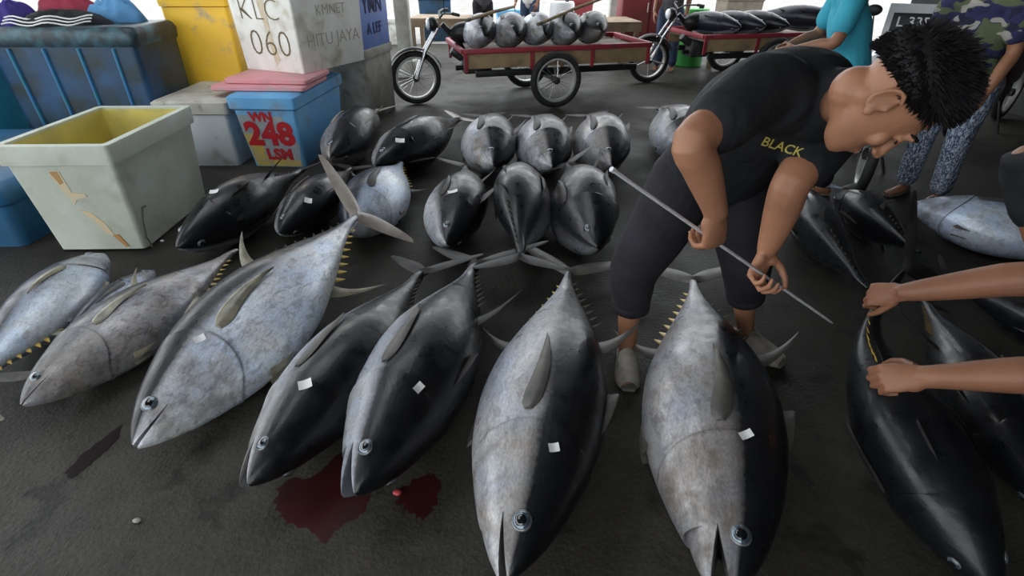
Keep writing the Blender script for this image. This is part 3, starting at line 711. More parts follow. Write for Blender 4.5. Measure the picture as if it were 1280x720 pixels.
for k in range(3):
    pts = [(-.34 + .64*i/16, -.185 + .03*k - .05*math.sin(i/16*math.pi) + .008*math.sin(i*1.3+k*.3), .022 + .020*k + .012*math.sin(i*.9)) for i in range(17)]
    MB().tube(pts, .006, 6).build('stripe', M_cl_white, jk, 60)
cloth_heap('cloth', 'purple cloth lying at the left end of the dark blue tank', 'cloth', (-4.06, 4.82, 1.10), (.16, .18, .16), M_cl_purple, 5)
cloth_heap('cloth', 'red cloth lying behind the striped jacket', 'cloth', (-3.78, 5.08, 1.10), (.26, .13, .20), M_cl_red, 8)
cloth_heap('bag', 'sky blue bag lying on the dark blue tank near the yellow box', 'bag', (-3.36, 5.05, 1.10), (.22, .13, .17), M_cl_blue, 9)
# ================================================================== people
def fuse(mb, voxel, it, name, mat, parent, fac=.5):
    """weld overlapping closed volumes into one continuous surface"""
    me = bpy.data.meshes.new(name); me.from_pydata([tuple(v) for v in mb.v], [], mb.f)
    bm = bmesh.new(); bm.from_mesh(me); bmesh.ops.triangulate(bm, faces=bm.faces); bmesh.ops.recalc_face_normals(bm, faces=bm.faces); bm.to_mesh(me); bm.free()
    tmp = bpy.data.objects.new(name, me); COL.objects.link(tmp)
    r = tmp.modifiers.new('r', 'REMESH'); r.mode = 'VOXEL'; r.voxel_size = voxel
    if it: s = tmp.modifiers.new('s', 'SMOOTH'); s.factor = fac; s.iterations = it
    dg = bpy.context.evaluated_depsgraph_get(); out = bpy.data.meshes.new_from_object(tmp.evaluated_get(dg))
    bpy.data.objects.remove(tmp); bpy.data.meshes.remove(me)
    return link_mesh(name, out, mat, parent, 180)
def V3(*a): return Vector(a)
def smooth_pts(pts, rad, k=4):
    """densify a limb's joints with a spline so that it bends and tapers softly"""
    pts = [Vector(p) for p in pts]; n = len(pts); t = np.arange(n); tt = np.linspace(0, n - 1, (n - 1) * k + 1)
    P = [Vector((0, 0, 0))] * 0
    def cr(vals):
        vals = np.asarray(vals, float); out = []
        for x in tt:
            i = min(int(x), n - 2); f = x - i
            p0 = vals[max(i-1, 0)]; p1 = vals[i]; p2 = vals[i+1]; p3 = vals[min(i+2, n-1)]
            out.append(.5*((2*p1) + (-p0+p2)*f + (2*p0-5*p1+4*p2-p3)*f*f + (-p0+3*p1-3*p2+p3)*f**3))
        return out
    X = cr([p.x for p in pts]); Y = cr([p.y for p in pts]); Z = cr([p.z for p in pts])
    rad = [(r if isinstance(r, tuple) else (r, r)) for r in rad]
    A = cr([r[0] for r in rad]); B = cr([r[1] for r in rad])
    return [Vector(p) for p in zip(X, Y, Z)], [(max(a, .003), max(b, .003)) for a, b in zip(A, B)]
def limb(mb, pts, rad, side=None, n=16, k=4):
    P, R = smooth_pts(pts, rad, k); mb.tube(P, R, n, side=side)
    for p, r in ((P[0], R[0]), (P[-1], R[-1])): q = min(r); mb.ell(p, (q*.96, q*.96, q*.96), None, 12, 8)
def frame(r, f, n, o):
    """matrix whose x, y, z are radial (thumb) side, finger direction, back of hand"""
    return Matrix(((r.x, f.x, n.x, o.x), (r.y, f.y, n.y, o.y), (r.z, f.z, n.z, o.z), (0, 0, 0, 1)))
def hand(mb, M, curls, thumb=(.5, .4, .3, .4), sc=1.0, spread=.10):
    """palm, four fingers of unequal length and a thumb; curl angles per joint bend towards the palm (-z)"""
    S = lambda *p: M @ (Vector(p) * sc)
    side = M.to_3x3() @ Vector((1, 0, 0))
    limb(mb, [S(0, -.02, 0), S(0, .02, 0), S(.001, .055, 0), S(.001, .088, -.001)], [(.026*sc, .019*sc), (.031*sc, .017*sc), (.038*sc, .0155*sc), (.038*sc, .0115*sc)], side, 18)
    mb.ell(S(.022, .03, -.009), (.019*sc, .019*sc, .015*sc)); mb.ell(S(-.022, .028, -.006), (.014*sc, .022*sc, .014*sc), M.to_3x3())
    fl = [(.043, .027, .022), (.048, .031, .023), (.045, .029, .022), (.035, .021, .019)]
    for i, x in enumerate((.0285, .0095, -.0095, -.0275)):
        y = (.088, .092, .089, .081)[i]; p = Vector((x, y - .012, 0)); a = 0; pts = [p.copy()]; rad = [.0100]
        da = spread * (1.5 - i) / 1.5 * .5
        p = Vector((x, y, 0)); pts.append(p.copy()); rad.append(.0096)
        for j in range(3):
            a += curls[i][j]; d = Vector((math.sin(da), math.cos(a), -math.sin(a)))
            p = p + d * (fl[i][j] * .5); pts.append(p.copy()); rad.append((.0086, .0078, .0072)[j])
            p = p + d * (fl[i][j] * .5); pts.append(p.copy()); rad.append((.0092, .0082, .0058)[j])
        mb.tube([S(*q) for q in pts], [r * sc * (.92 if i == 3 else 1) for r in rad], 10)
        mb.ell(S(*pts[-1]), (.0062*sc,)*3, None, 8, 6)
    # thumb leaves the side of the palm near its base
    out, fwd, c1, c2 = thumb
    d = Vector((math.cos(fwd) * .9, math.sin(fwd), -out)).normalized(); p = Vector((.024, .022, -.006)); pts = [p.copy()]; rad = [.014]
    for L_, r_, c_ in ((.040, .0118, 0), (.032, .0100, c1), (.026, .0075, c2)):
        d = (d + Vector((-c_ * .9, c_ * .9, -c_ * .35))).normalized(); p = p + d * L_; pts.append(p.copy()); rad.append(r_)
    mb.tube([S(*q) for q in pts], [r * sc for r in rad], 10); mb.ell(S(*pts[-1]), (.0078*sc,)*3, None, 8, 6)
def head_shape(mb, M, sc=1.0, neck=None):
    """x right side, y face forward, z crown"""
    R3 = M.to_3x3()
    S = lambda *p: M @ (Vector(p) * sc)
    E = lambda c, r: mb.ell(S(*c), tuple(q * sc for q in r), R3, 24, 16)
    rows = []
    for z, w, yf, yb in ((-.119, .014, .076, .046), (-.113, .026, .085, .030), (-.100, .037, .090, .012), (-.080, .047, .091, -.010), (-.055, .055, .089, -.034), (-.028, .061, .087, -.060), (0, .067, .085, -.086), (.030, .0715, .087, -.103), (.060, .071, .081, -.107), (.088, .061, .060, -.096), (.108, .043, .032, -.073), (.120, .022, .002, -.042), (.124, .007, -.012, -.026)):
        yc = (yf + yb) / 2 - .006; ring = []
        for k in range(28):
            a = 2*math.pi*k/28; c_, s_ = math.cos(a), math.sin(a)
            ring.append(S(w*math.copysign(abs(c_)**.88, c_), yc + ((yf - yc) if s_ > 0 else (yc - yb))*math.copysign(abs(s_)**.9, s_), z))
        rows.append(ring)
    mb.loft(rows)
    for s in (-1, 1):
        E((s*.034, .068, -.024), (.024, .017, .022)); E((s*.031, .0815, .009), (.0155, .010, .0085)); E((s*.0115, .104, -.034), (.0085, .010, .0075))
        E((s*.028, .085, .029), (.025, .010, .008))
        # ear: bowl with rim and lobe
        mb.tube([S(s*(.080 + .006*math.sin(q)), -.014 - .019*math.cos(q), -.004 + .029*math.sin(q)) for q in np.linspace(-2.2, 2.4, 16)], 0.0050*sc, 8)
        E((s*.074, -.014, -.004), (.006, .020, .029)); E((s*.077, -.002, -.032), (.007, .010, .012)); E((s*.077, .004, -.006), (.006, .006, .009))
    mb.tube([S(0, .088, .018), S(0, .100, -.008), S(0, .113, -.028)], [.0095*sc, .0115*sc, .0125*sc], 12); E((0, .114, -.030), (.0125, .0115, .011))
    E((0, .091, -.062), (.024, .0105, .0065)); E((0, .088, -.074), (.020, .0115, .0075)); E((0, .083, -.068), (.028, .010, .017))
M_skin = pmat('skin_tan', (.38, .178, .100), (.31, .145, .083), rough=.5, scale=9, bump=.08, bscale=90, spec=.4)
M_skin_b = pmat('skin_brown', (.31, .14, .078), (.26, .118, .068), rough=.5, scale=9, bump=.08, bscale=90, spec=.4)
M_hair = pmat('hair_black', (.008, .008, .010), (.016, .014, .013), rough=.55, scale=60, spec=.2)
M_shirt = pmat('shirt_black', (.013, .015, .018), (.019, .021, .025), rough=.8, scale=14, bump=.7, bscale=7, spec=.25)
M_pants = pmat('pants_black', (.014, .013, .017), (.021, .020, .026), rough=.8, scale=10, bump=.3, bscale=12, spec=.25)
M_print = pmat('print_yellow', (.55, .46, .10), rough=.6)
M_lip = pmat('lip', (.30, .12, .09), rough=.5)
def hair_on(root, M, sc, seed, n=1500, length=.045, low=-.005, fringe=True, name='hair'):
    rnd = random.Random(seed); R3 = M.to_3x3(); mb = MB()
    S = lambda p: M @ (p * sc)
    c0 = Vector((0, -.012, .032)); rr = Vector((.0775, .0995, .0955))
    rings = []
    def hairline(az):                       # lowest polar z as a function of direction (az=pi/2 is the face)
        fy = math.sin(az)
        return .66 * max(0, fy) ** 1.2 + (-.12 if abs(math.cos(az)) > .75 and fy > -.3 else -.45 * max(0, -fy)) + low
    nu, nv = 40, 12
    for i in range(nv + 1):
        ring = []
        for k in range(nu):
            az = 2*math.pi*k/nu; z0 = hairline(az); z = 1 - (1 - z0) * (i / nv) ** 1.0; z = min(z, .9995)
            s_ = math.sqrt(max(0, 1 - z*z)); g = 1.0 + (.10 * min(1, (nv - i) / 3) - .03)
            ring.append(S(c0 + Vector((rr.x*s_*math.cos(az)*g, rr.y*s_*math.sin(az)*g, rr.z*z*g))))
        rings.append(ring)
    mb.loft(rings)
    for _ in range(n):
        az = rnd.uniform(0, 2*math.pi); z0 = hairline(az); z = rnd.uniform(z0, .99); s_ = math.sqrt(1 - z*z)
        d = Vector((s_*math.cos(az), s_*math.sin(az), z)); p = c0 + Vector((rr.x*d.x, rr.y*d.y, rr.z*d.z))
        flow = Vector((d.x*.35, .55 if z > .2 else -.1, .25 if z > .35 else -.75))
        g = (d * .75 + flow * .8 + Vector([rnd.gauss(0, .20) for _ in range(3)])).normalized()
        L_ = length * rnd.uniform(.5, 1.1) * (1 if z > .25 else .45); w = rnd.uniform(.0014, .0024)
        q1 = p + g * L_ * .55; g2 = (g + flow * .25 + Vector((0, 0, -.25))).normalized(); q2 = q1 + g2 * L_ * .45
        t1 = g.cross(Vector((.3, .5, .8))).normalized(); t2 = g.cross(t1)
        tri = lambda o, r_: [S(o + t1*r_), S(o - t1*r_*.5 + t2*r_*.87), S(o - t1*r_*.5 - t2*r_*.87)]
        mb.loft([tri(p - d*.004, w), tri(q1, w*.8), tri(q2, w*.12)], caps=False)
    return mb.build(name, M_hair, root, 60)
def face_details(root, M, sc):
    S = lambda *p: M @ (Vector(p) * sc)
    for s in (-1, 1):
        MB().tube([S(s*.012, .0935, .030), S(s*.028, .0955, .036), S(s*.045, .0835, .034), S(s*.054, .071, .028)], [.003*sc, .0045*sc, .0038*sc, .0015*sc], 8).build('eyebrow', M_hair, root, 180)
        MB().tube([S(s*.017, .0885, .006), S(s*.026, .0905, .0025), S(s*.036, .0885, .002), S(s*.046, .080, .006)], [.001*sc, .0022*sc, .0022*sc, .001*sc], 8).build('eyelashes', M_hair, root, 180)
    MB().tube([S(-.024, .0935, -.0675), S(-.010, .1005, -.0675), S(0, .1015, -.0685), S(.010, .1005, -.0675), S(.024, .0935, -.0675)], [.0012*sc, .0022*sc, .0026*sc, .0022*sc, .0012*sc], 8).build('mouth', M_lip, root, 180)

# ------------------------------------------------------------------ the man in black with the rod
ROD_A, ROD_B = at_t(765, 212, 1.20), at_t(1041, 404, 2.00)
rho = (ROD_B - ROD_A).normalized()
def on_rod(px):                              # point of the rod seen at pixel column px
    best = min(np.linspace(0, 1, 400), key=lambda u: abs(640 + FPX * (ROD_A.lerp(ROD_B, u)).x / ((ROD_A.lerp(ROD_B, u) - EYE).dot(FWD)) - px))
    return ROD_A.lerp(ROD_B, float(best))
man = empty('person', (.78, 1.9, 0)); tag(man, 'man in black t-shirt bending over and pushing a rod into a tuna', 'person')
MI = Matrix.Translation((-.78, -1.9, 0))
def L_(p): return p - Vector((.78, 1.9, 0))
pel = V3(.76, 1.92, .88); chest = V3(.80, 1.60, 1.155); shR, shL = V3(.655, 1.44, 1.255), V3(.955, 1.575, 1.15)
neckb = V3(.855, 1.44, 1.245); hipR, hipL = V3(.655, 1.90, .84), V3(.865, 1.93, .84)
elR, elL = at_t(866, 176, 1.27), at_t(990, 228, 1.50)
sideT = (shL - shR).normalized()
hc = at_t(1110, 120, 1.13)                  # head centre
def camvec(x, u, w): return (Vector((1, 0, 0)) * x + UP * u + FWD * w).normalized()
crown = camvec(.78, .10, -.60); fdir = camvec(.395, -.82, .35); fdir = (fdir - crown * fdir.dot(crown)).normalized(); rgt = fdir.cross(crown).normalized()
HM = frame(rgt, fdir, crown, hc); HS = 1.07
b = MB()
head_shape(b, HM, HS)
limb(b, [neckb - (hc - neckb)*.25, neckb + (hc-neckb)*.35, hc - crown*.055 - fdir*.030], [.060, .056, .052], None, 18)
limb(b, [pel, pel.lerp(chest, .5) + V3(0, 0, .03), chest, (shR + shL)/2 + V3(.0, .0, .0)], [(.145, .10), (.13, .09), (.15, .105), (.13, .07)], sideT, 20)
limb(b, [neckb + fdir*.015, hc - crown*.06 + fdir*.012], [.056, .050])
limb(b, [neckb + rgt*.02, hc - crown*.035 - fdir*.022 + rgt*.034], [.040, .030])
# arms
gR, gL = on_rod(884), on_rod(955)
fR = V3(0, 0, -1); fR = (fR - rho * fR.dot(rho)).normalized(); nR = fR.cross(rho)
RR = rho.copy()
fR = (fR * .35 + (gR - elR).normalized()).normalized(); RR = (rho - fR * rho.dot(fR)).normalized(); nR = fR.cross(RR)
oR = gR - fR * .080 + nR * .024
fL = V3(-.15, 0, -1); fL = (fL - rho * fL.dot(rho)).normalized(); fL = (fL * .5 + (gL - elL).normalized()).normalized(); RL_ = (rho - fL * rho.dot(fL)).normalized(); nL = RL_.cross(fL)
oL = gL - fL * .078 + nL * .026
hand(b, frame(RR, fR, nR, oR), [(.9, 1.2, .7), (1.0, 1.25, .7), (1.1, 1.25, .7), (1.15, 1.2, .7)], (.75, .5, .35, .5), 1.1)
hand(b, frame(RL_, fL, nL, oL), [(.8, 1.1, .6), (1.0, 1.25, .7), (1.1, 1.3, .7), (1.2, 1.2, .7)], (.8, .7, .35, .45), 1.1)
limb(b, [shR, shR.lerp(elR, .5), elR, elR.lerp(oR, .35), oR.lerp(elR, .12), oR + fR*.01], [.060, .057, .049, .048, .034, (.031, .025)], RR, 18)
limb(b, [shL, shL.lerp(elL, .5), elL, elL.lerp(oL, .35), oL.lerp(elL, .12), oL + fL*.01], [.066, .062, .053, .051, .036, (.031, .025)], RL_, 18)
# legs
knR, knL = at_z(790, 326, .50), at_z(927, 322, .50); knR.y -= .05; knL.y -= .04
anR, anL = at_z(784, 432, .09), at_z(932, 412, .09)
limb(b, [hipR, hipR.lerp(knR, .5), knR, knR.lerp(anR, .4) + V3(0, .02, 0), anR], [.080, .072, .055, .053, .037], None, 18)
limb(b, [hipL, hipL.lerp(knL, .5), knL, knL.lerp(anL, .4) + V3(0, .02, 0), anL], [.080, .072, .055, .053, .037], None, 18)
toeR, toeL = V3(-.10, -.93, 0).normalized(), V3(.62, -.78, 0).normalized()
for an, td in ((anR, toeR), (anL, toeL)):
    sd = V3(-td.y, td.x, 0); base = V3(an.x, an.y, .03)
    limb(b, [base - td*.05 + V3(0,0,.012), base + td*.03 + V3(0,0,.012), base + td*.11, base + td*.165], [(.030, .030), (.036, .032), (.043, .020), (.034, .013)], sd, 16)
    b.ell(an + V3(0, 0, -.03), (.036, .036, .05))
    for j in range(5):
        c0 = base + td*(.165 - .006*j*j*.5) + sd*((j - 2)*.0165*(1 if an is anR else 1)); b.tube([c0 - td*.02 + V3(0,0,-.004), c0 + td*.022 + V3(0,0,-.008)], [.0105, .008], 8)
b.v = [L_(Vector(v)) for v in b.v]
fuse(b, .0042, 7, 'body', M_skin, man)
# clothes
sb = MB()
mid = (shR + shL) / 2
up = (mid - pel).normalized(); fwdT = sideT.cross(up).normalized()
limb(sb, [pel + up*.03, pel.lerp(chest, .35) + V3(0, 0, .035), pel.lerp(chest, .75) + V3(-.01, 0, .055), chest.lerp(mid, .6) + V3(0, -.01, .035), mid + up*.045 + V3(.02, -.01, 0)], [(.205, .16), (.215, .165), (.225, .165), (.205, .14), (.125, .09)], sideT, 24)
limb(sb, [mid + V3(.02, -.02, .0), neckb + (hc-neckb)*.14], [.10, .074], None, 20)
limb(sb, [shR.lerp(mid, .45), shR + V3(-.005, -.005, .008), shR.lerp(elR, .66)], [.100, .092, .080], None, 18)
limb(sb, [shL.lerp(mid, .45), shL, shL.lerp(elL, .66)], [.095, .090, .082], None, 18)
# folds running over the back and side
for i in range(7):
    u = i / 6; c0 = pel.lerp(chest, .1 + .8*u) + sideT * (-.155 + .02*math.sin(i*2.2)) + V3(0, -.02, .07)
    sb.tube([c0 + up*(-.07), c0 + V3(.02, -.03, .012*math.sin(i*3)), c0 + up*.05 + fwdT*(.06)], [.008, .022, .006], 8)
sb.v = [L_(Vector(v)) for v in sb.v]
shirt = fuse(sb, .007, 5, 'shirt', M_shirt, man)
pb = MB()
limb(pb, [pel + up*.06, pel, pel - V3(0, -.01, .10)], [(.175, .125), (.185, .14), (.165, .13)], V3(1, .15, 0), 24)
for hp, kn, an in ((hipR, knR, anR), (hipL, knL, anL)):
    hem = kn.lerp(an, .30)
    limb(pb, [hp + V3(0, 0, .03), hp.lerp(kn, .5) + V3(0, -.01, 0), kn + V3(0, -.01, 0), hem, hem + (an - kn).normalized()*.05], [.128, .122, .100, .084, .078], None, 20)
    d = (an - kn).normalized()
    for j in range(5):
        c0 = hp.lerp(kn, .25 + .17*j) + V3(-.03 + .02*math.sin(j*2.1), -.085, 0); pb.tube([c0 + V3(-.06, .02, .02*math.sin(j)), c0, c0 + V3(.06, .03, -.02)], [.006, .020, .006], 8)
pb.v = [L_(Vector(v)) for v in pb.v]
fuse(pb, .007, 4, 'trousers', M_pants, man)
for hp, kn, an in ((hipR, knR, anR), (hipL, knL, anL)):        # ribbed cuffs
    d = (an - kn).normalized(); e = kn.lerp(an, .30) + d*.055
    MB().tube([L_(e - d*.012), L_(e - d*.002), L_(e + d*.024), L_(e + d*.030)], [.076, .0800, .079, .070], 24).build('cuff', M_pants, man, 60)
HML = MI @ HM
hair_on(man, HML, HS, 4, 7000, .030)
face_details(man, HML, HS)
# print on the chest, laid onto the cloth
sv = [tuple(shirt.matrix_basis @ v.co + Vector((.78, 1.9, 0))) for v in shirt.data.vertices]
sbv = BVHTree.FromPolygons(sv, [tuple(p.vertices) for p in shirt.data.polygons])
cu = bpy.data.curves.new('print', 'FONT'); cu.body = 'BLACK'; cu.size = 17; cu.shear = .25; cu.offset = .15; cu.space_character = 1.0; cu.resolution_u = 3
tmp = bpy.data.objects.new('print', cu); COL.objects.link(tmp); dg = bpy.context.evaluated_depsgraph_get(); pm = bpy.data.meshes.new_from_object(tmp.evaluated_get(dg)); bpy.data.objects.remove(tmp)
ok = True
ca, sa = math.cos(math.radians(-17)), math.sin(math.radians(-17))
for v in pm.vertices:
    x, y = v.co.x, v.co.y; px, py = 950 + x*ca - y*sa, 181 - (x*sa + y*ca)
    d = ray(px, py).normalized(); h = sbv.ray_cast(EYE, d)
    p = h[0] if h[0] else EYE + d * 1.6
    v.co = L_(p - d * .003)
pm.materials.clear(); link_mesh('chest_print', pm, M_print, man, 0)
# shoes: pale worn slip-ons
M_shoe = pmat('shoe_canvas', (.30, .27, .23), (.42, .39, .34), rough=.85, scale=25, stain=(.10, .09, .08), sscale=14)
M_sole = pmat('shoe_sole', (.16, .15, .14), rough=.8)
for an, td in ((anR, toeR), (anL, toeL)):
    sd = V3(-td.y, td.x, 0); o = L_(V3(an.x, an.y, 0))
    outline = [(-.075, .026), (-.06, .038), (0, .040), (.06, .044), (.12, .052), (.17, .046), (.205, .025)]
    poly = [o + td*x + sd*w for x, w in outline] + [o + td*x - sd*w for x, w in outline[::-1]]
    sole = MB(); sole.prism([(p.x, p.y) for p in poly], .002, .020); so = sole.build('slipper', M_sole, man, 40, bevel=.004)
    mb = MB(); rows = []
    for i in range(9):
        x = .035 + .02 * i; w = np.interp(x, [q[0] for q in outline], [q[1] for q in outline]) + .004; hgt = np.interp(x, [.03, .08, .16, .2], [.092, .075, .052, .034])
        rows.append([o + td*x + sd*(w*math.cos(a)) + V3(0, 0, .016 + hgt*math.sin(a)) for a in np.linspace(0, math.pi, 14)])
    inn = [[p - V3(0, 0, .004) for p in r] for r in rows]
    n = 14
    mb.loft([r + q[::-1] for r, q in zip(rows, inn)]); mb.build('upper', M_shoe, so, 60)
# the sampling rod: top-level, held in both hands
rod = empty('sampling_rod', ROD_A); tag(rod, 'thin steel sampling rod held in both hands of the man in black', 'rod')
M_steel = pmat('steel_rod', (.78, .80, .84), (.66, .68, .72), rough=.35, metal=.25, scale=30)
RL = (ROD_B - ROD_A)
MB().cyl((0, 0, 0), RL*.93, .0048, None, 14).build('shaft', M_steel, rod, 40)
MB().tube([RL*.93, RL*.985, RL], [.0048, .0040, .0022], 12).build('tip', M_steel, rod, 40)
MB().tube([RL*-.002, RL*.006], [.0062, .0062], 14).build('end_cap', M_steel, rod, 40)

# ------------------------------------------------------------------ the helper reaching in from the right
hp2 = empty('person', (2.2, 1.4, 0)); tag(hp2, 'helper reaching in from the right edge, two bare forearms over the black tuna', 'person')
O2 = V3(2.2, 1.4, 0)
b = MB()
s1, s2 = at_t(1288, 205, 1.62), V3(1.70, 1.20, .86)
e1, e2 = at_t(1318, 342, 1.62), at_t(1335, 468, 1.42)
w1, w2 = at_t(1128, 366, 1.86), at_t(1158, 471, 1.60)
h1d = (at_t(1085, 368, 1.95) - w1).normalized(); h2d = (at_t(1085, 474, 1.70) - w2).normalized()
def mkframe(f, n, left):
    n = (n - f * n.dot(f)).normalized(); r = (f.cross(n) if left else n.cross(f)).normalized(); return r, f, n
r1, f1, n1 = mkframe(h1d, V3(0, -.75, .65), False)
r2, f2, n2 = mkframe(h2d, V3(-.1, -.62, .78), True)
hand(b, frame(r1, f1, n1, w1), [(.85, 1.1, .6), (1.0, 1.2, .7), (1.1, 1.2, .7), (1.15, 1.2, .7)], (.35, 1.0, .1, .2), 1.15)
hand(b, frame(r2, f2, n2, w2), [(.8, 1.2, .8), (.85, 1.25, .8), (.9, 1.25, .8), (.95, 1.2, .8)], (.7, .8, .3, .5), 1.25)
limb(b, [s1, s1.lerp(e1, .5), e1, e1.lerp(w1, .3), w1.lerp(e1, .14), w1 + f1*.012], [.064, .058, .054, .055, .038, (.033, .027)], r1, 18)
limb(b, [s2, s2.lerp(e2, .5), e2, e2.lerp(w2, .3), w2.lerp(e2, .14), w2 + f2*.012], [.064, .056, .052, .053, .038, (.035, .028)], r2, 18)
pel2 = V3(2.35, 1.42, .55); ms = (s1 + s2)/2; nb2 = ms + V3(.02, -.02, .09); hc2 = ms + V3(-.06, -.06, .24)
limb(b, [pel2, pel2.lerp(ms, .5) + V3(.05, 0, .05), ms + V3(.06, 0, 0)], [(.14, .10), (.13, .10), (.14, .09)], (s1 - s2).normalized(), 20)
limb(b, [ms, nb2, hc2 - V3(0, 0, .05)], [.06, .056, .055])
cr2 = V3(-.2, 0, 1).normalized(); fd2 = V3(-.9, .2, -.4); fd2 = (fd2 - cr2*fd2.dot(cr2)).normalized(); HM2 = frame(fd2.cross(cr2), fd2, cr2, hc2); head_shape(b, HM2, 1.0)
legs2 = []
for sy in (1, -1):
    hp_ = pel2 + V3(0, .10*sy, -.02); kn_ = V3(2.10, 1.42 + .26*sy, .50); an_ = V3(2.36, 1.42 + .22*sy, .09); legs2.append((hp_, kn_, an_))
    limb(b, [hp_, hp_.lerp(kn_, .5) + V3(0, 0, .02), kn_, kn_.lerp(an_, .4) + V3(.02, 0, 0), an_], [.08, .074, .056, .052, .037])
    limb(b, [an_ + V3(.04, 0, -.055), an_ + V3(-.06, 0, -.055), an_ + V3(-.17, 0, -.068)], [(.032, .030), (.040, .026), (.038, .014)], V3(0, 1, 0))
b.v = [Vector(v) - O2 for v in b.v]
fuse(b, .0046, 3, 'body', M_skin_b, hp2)
sb = MB()
limb(sb, [pel2 + V3(0, 0, .03), pel2.lerp(ms, .5) + V3(.05, 0, .05), ms + V3(.05, 0, 0)], [(.18, .14), (.175, .135), (.17, .11)], (s1 - s2).normalized(), 20)
limb(sb, [ms, nb2], [.10, .068])
for s_, e_ in ((s1, e1), (s2, e2)): limb(sb, [s_.lerp(ms, .5), s_, s_.lerp(e_, .42)], [.085, .076, .074])
sb.v = [Vector(v) - O2 for v in sb.v]; fuse(sb, .008, 4, 'shirt', M_shirt, hp2)
pb = MB(); pb.ell(pel2, (.17, .19, .15))
for hp_, kn_, an_ in legs2: limb(pb, [hp_, hp_.lerp(kn_, .5) + V3(0, 0, .02), kn_, kn_.lerp(an_, .35)], [.105, .098, .078, .076])
pb.v = [Vector(v) - O2 for v in pb.v]; fuse(pb, .008, 3, 'trousers', M_pants, hp2)
HM2L = Matrix.Translation(-O2) @ HM2
hair_on(hp2, HM2L, 1.0, 6, 900, .04); face_details(hp2, HM2L, 1.0)
# ================================================================== cargo tricycles, motorbikes
M_rubber = pmat('tyre_rubber', (.014, .014, .014), (.03, .03, .03), rough=.8, scale=20)
M_chrome = pmat('chrome', (.70, .71, .72), (.55, .56, .56), rough=.25, metal=.85, scale=20)
M_alloy = pmat('alloy', (.62, .62, .60), (.5, .5, .48), rough=.4, metal=.4, scale=20)
M_blackmetal = pmat('black_metal', (.014, .014, .016), (.03, .03, .03), rough=.4, metal=.3, scale=12)
M_redpaint = pmat('red_rail', (.34, .03, .05), (.26, .03, .04), rough=.5, scale=9, stain=(.12, .05, .05), sscale=7)
M_plank = pmat('bed_plank', (.36, .25, .13), (.26, .18, .10), rough=.8, scale=6, bump=.2, stain=(.13, .10, .07), sscale=5)
M_woodgrey = pmat('wood_grey', (.20, .17, .13), (.13, .11, .09), rough=.85, scale=6, bump=.2)
M_seat = pmat('seat_vinyl', (.010, .010, .011), rough=.5)
M_lens = pmat('lamp_lens', (.75, .80, .85), rough=.08, coat=1)
M_bluebody = pmat('fairing_blue', (.012, .06, .42), (.010, .05, .34), rough=.3, coat=.6, scale=5)
M_whitebody = pmat('fairing_white', (.66, .68, .70), rough=.35, coat=.5)
M_engine = pmat('engine_metal', (.10, .10, .10), (.04, .04, .04), rough=.5, metal=.5, scale=14)
def wheel(parent, c, axis, R, width, spokes, mag=False, name='wheel'):
    """tyre, rim, hub and spokes; axis is the local axle direction"""
    c = Vector(c); ax = Vector(axis).normalized(); q = Vector((0, 0, 1)).rotation_difference(ax)
    w = MB().torus(c, ax, R - width*.5, width*.5, 40, 12).build(name, M_rubber, parent, 60)
    m = MB(); Ri = R - width
    prof = [(Ri+.012, -width*.42), (Ri+.012, width*.42), (Ri-.006, width*.42), (Ri-.014, width*.2), (Ri-.014, -width*.2), (Ri-.006, -width*.42)]
    rings = [[c + q @ Vector((r*math.cos(a), r*math.sin(a), h)) for r, h in prof] for a in np.linspace(0, 2*math.pi, 41)]
    m.loft(rings, False); m.build('rim', M_alloy, w, 40)
    MB().tube([c - ax*.05, c - ax*.04, c + ax*.04, c + ax*.05], [.02, .042, .042, .02], 16).build('hub', M_engine, w, 40)
    for k in range(spokes):
        a = 2*math.pi*(k + .3)/spokes; d = q @ Vector((math.cos(a), math.sin(a), 0)); t = q @ Vector((-math.sin(a), math.cos(a), 0))
        m = MB()
        if mag: m.tube([c + d*.035, c + d*(Ri - .01)], [(.017, .013), (.012, .010)], 8)
        else:
            s = 1 if k % 2 else -1; m.tube([c + d*.04 + ax*.03*s, c + (d + t*.12*(1 if k % 4 < 2 else -1))*(Ri-.01)], .0028, 5)
        m.build('spoke', M_alloy if mag else M_chrome, w, 40)
    return w
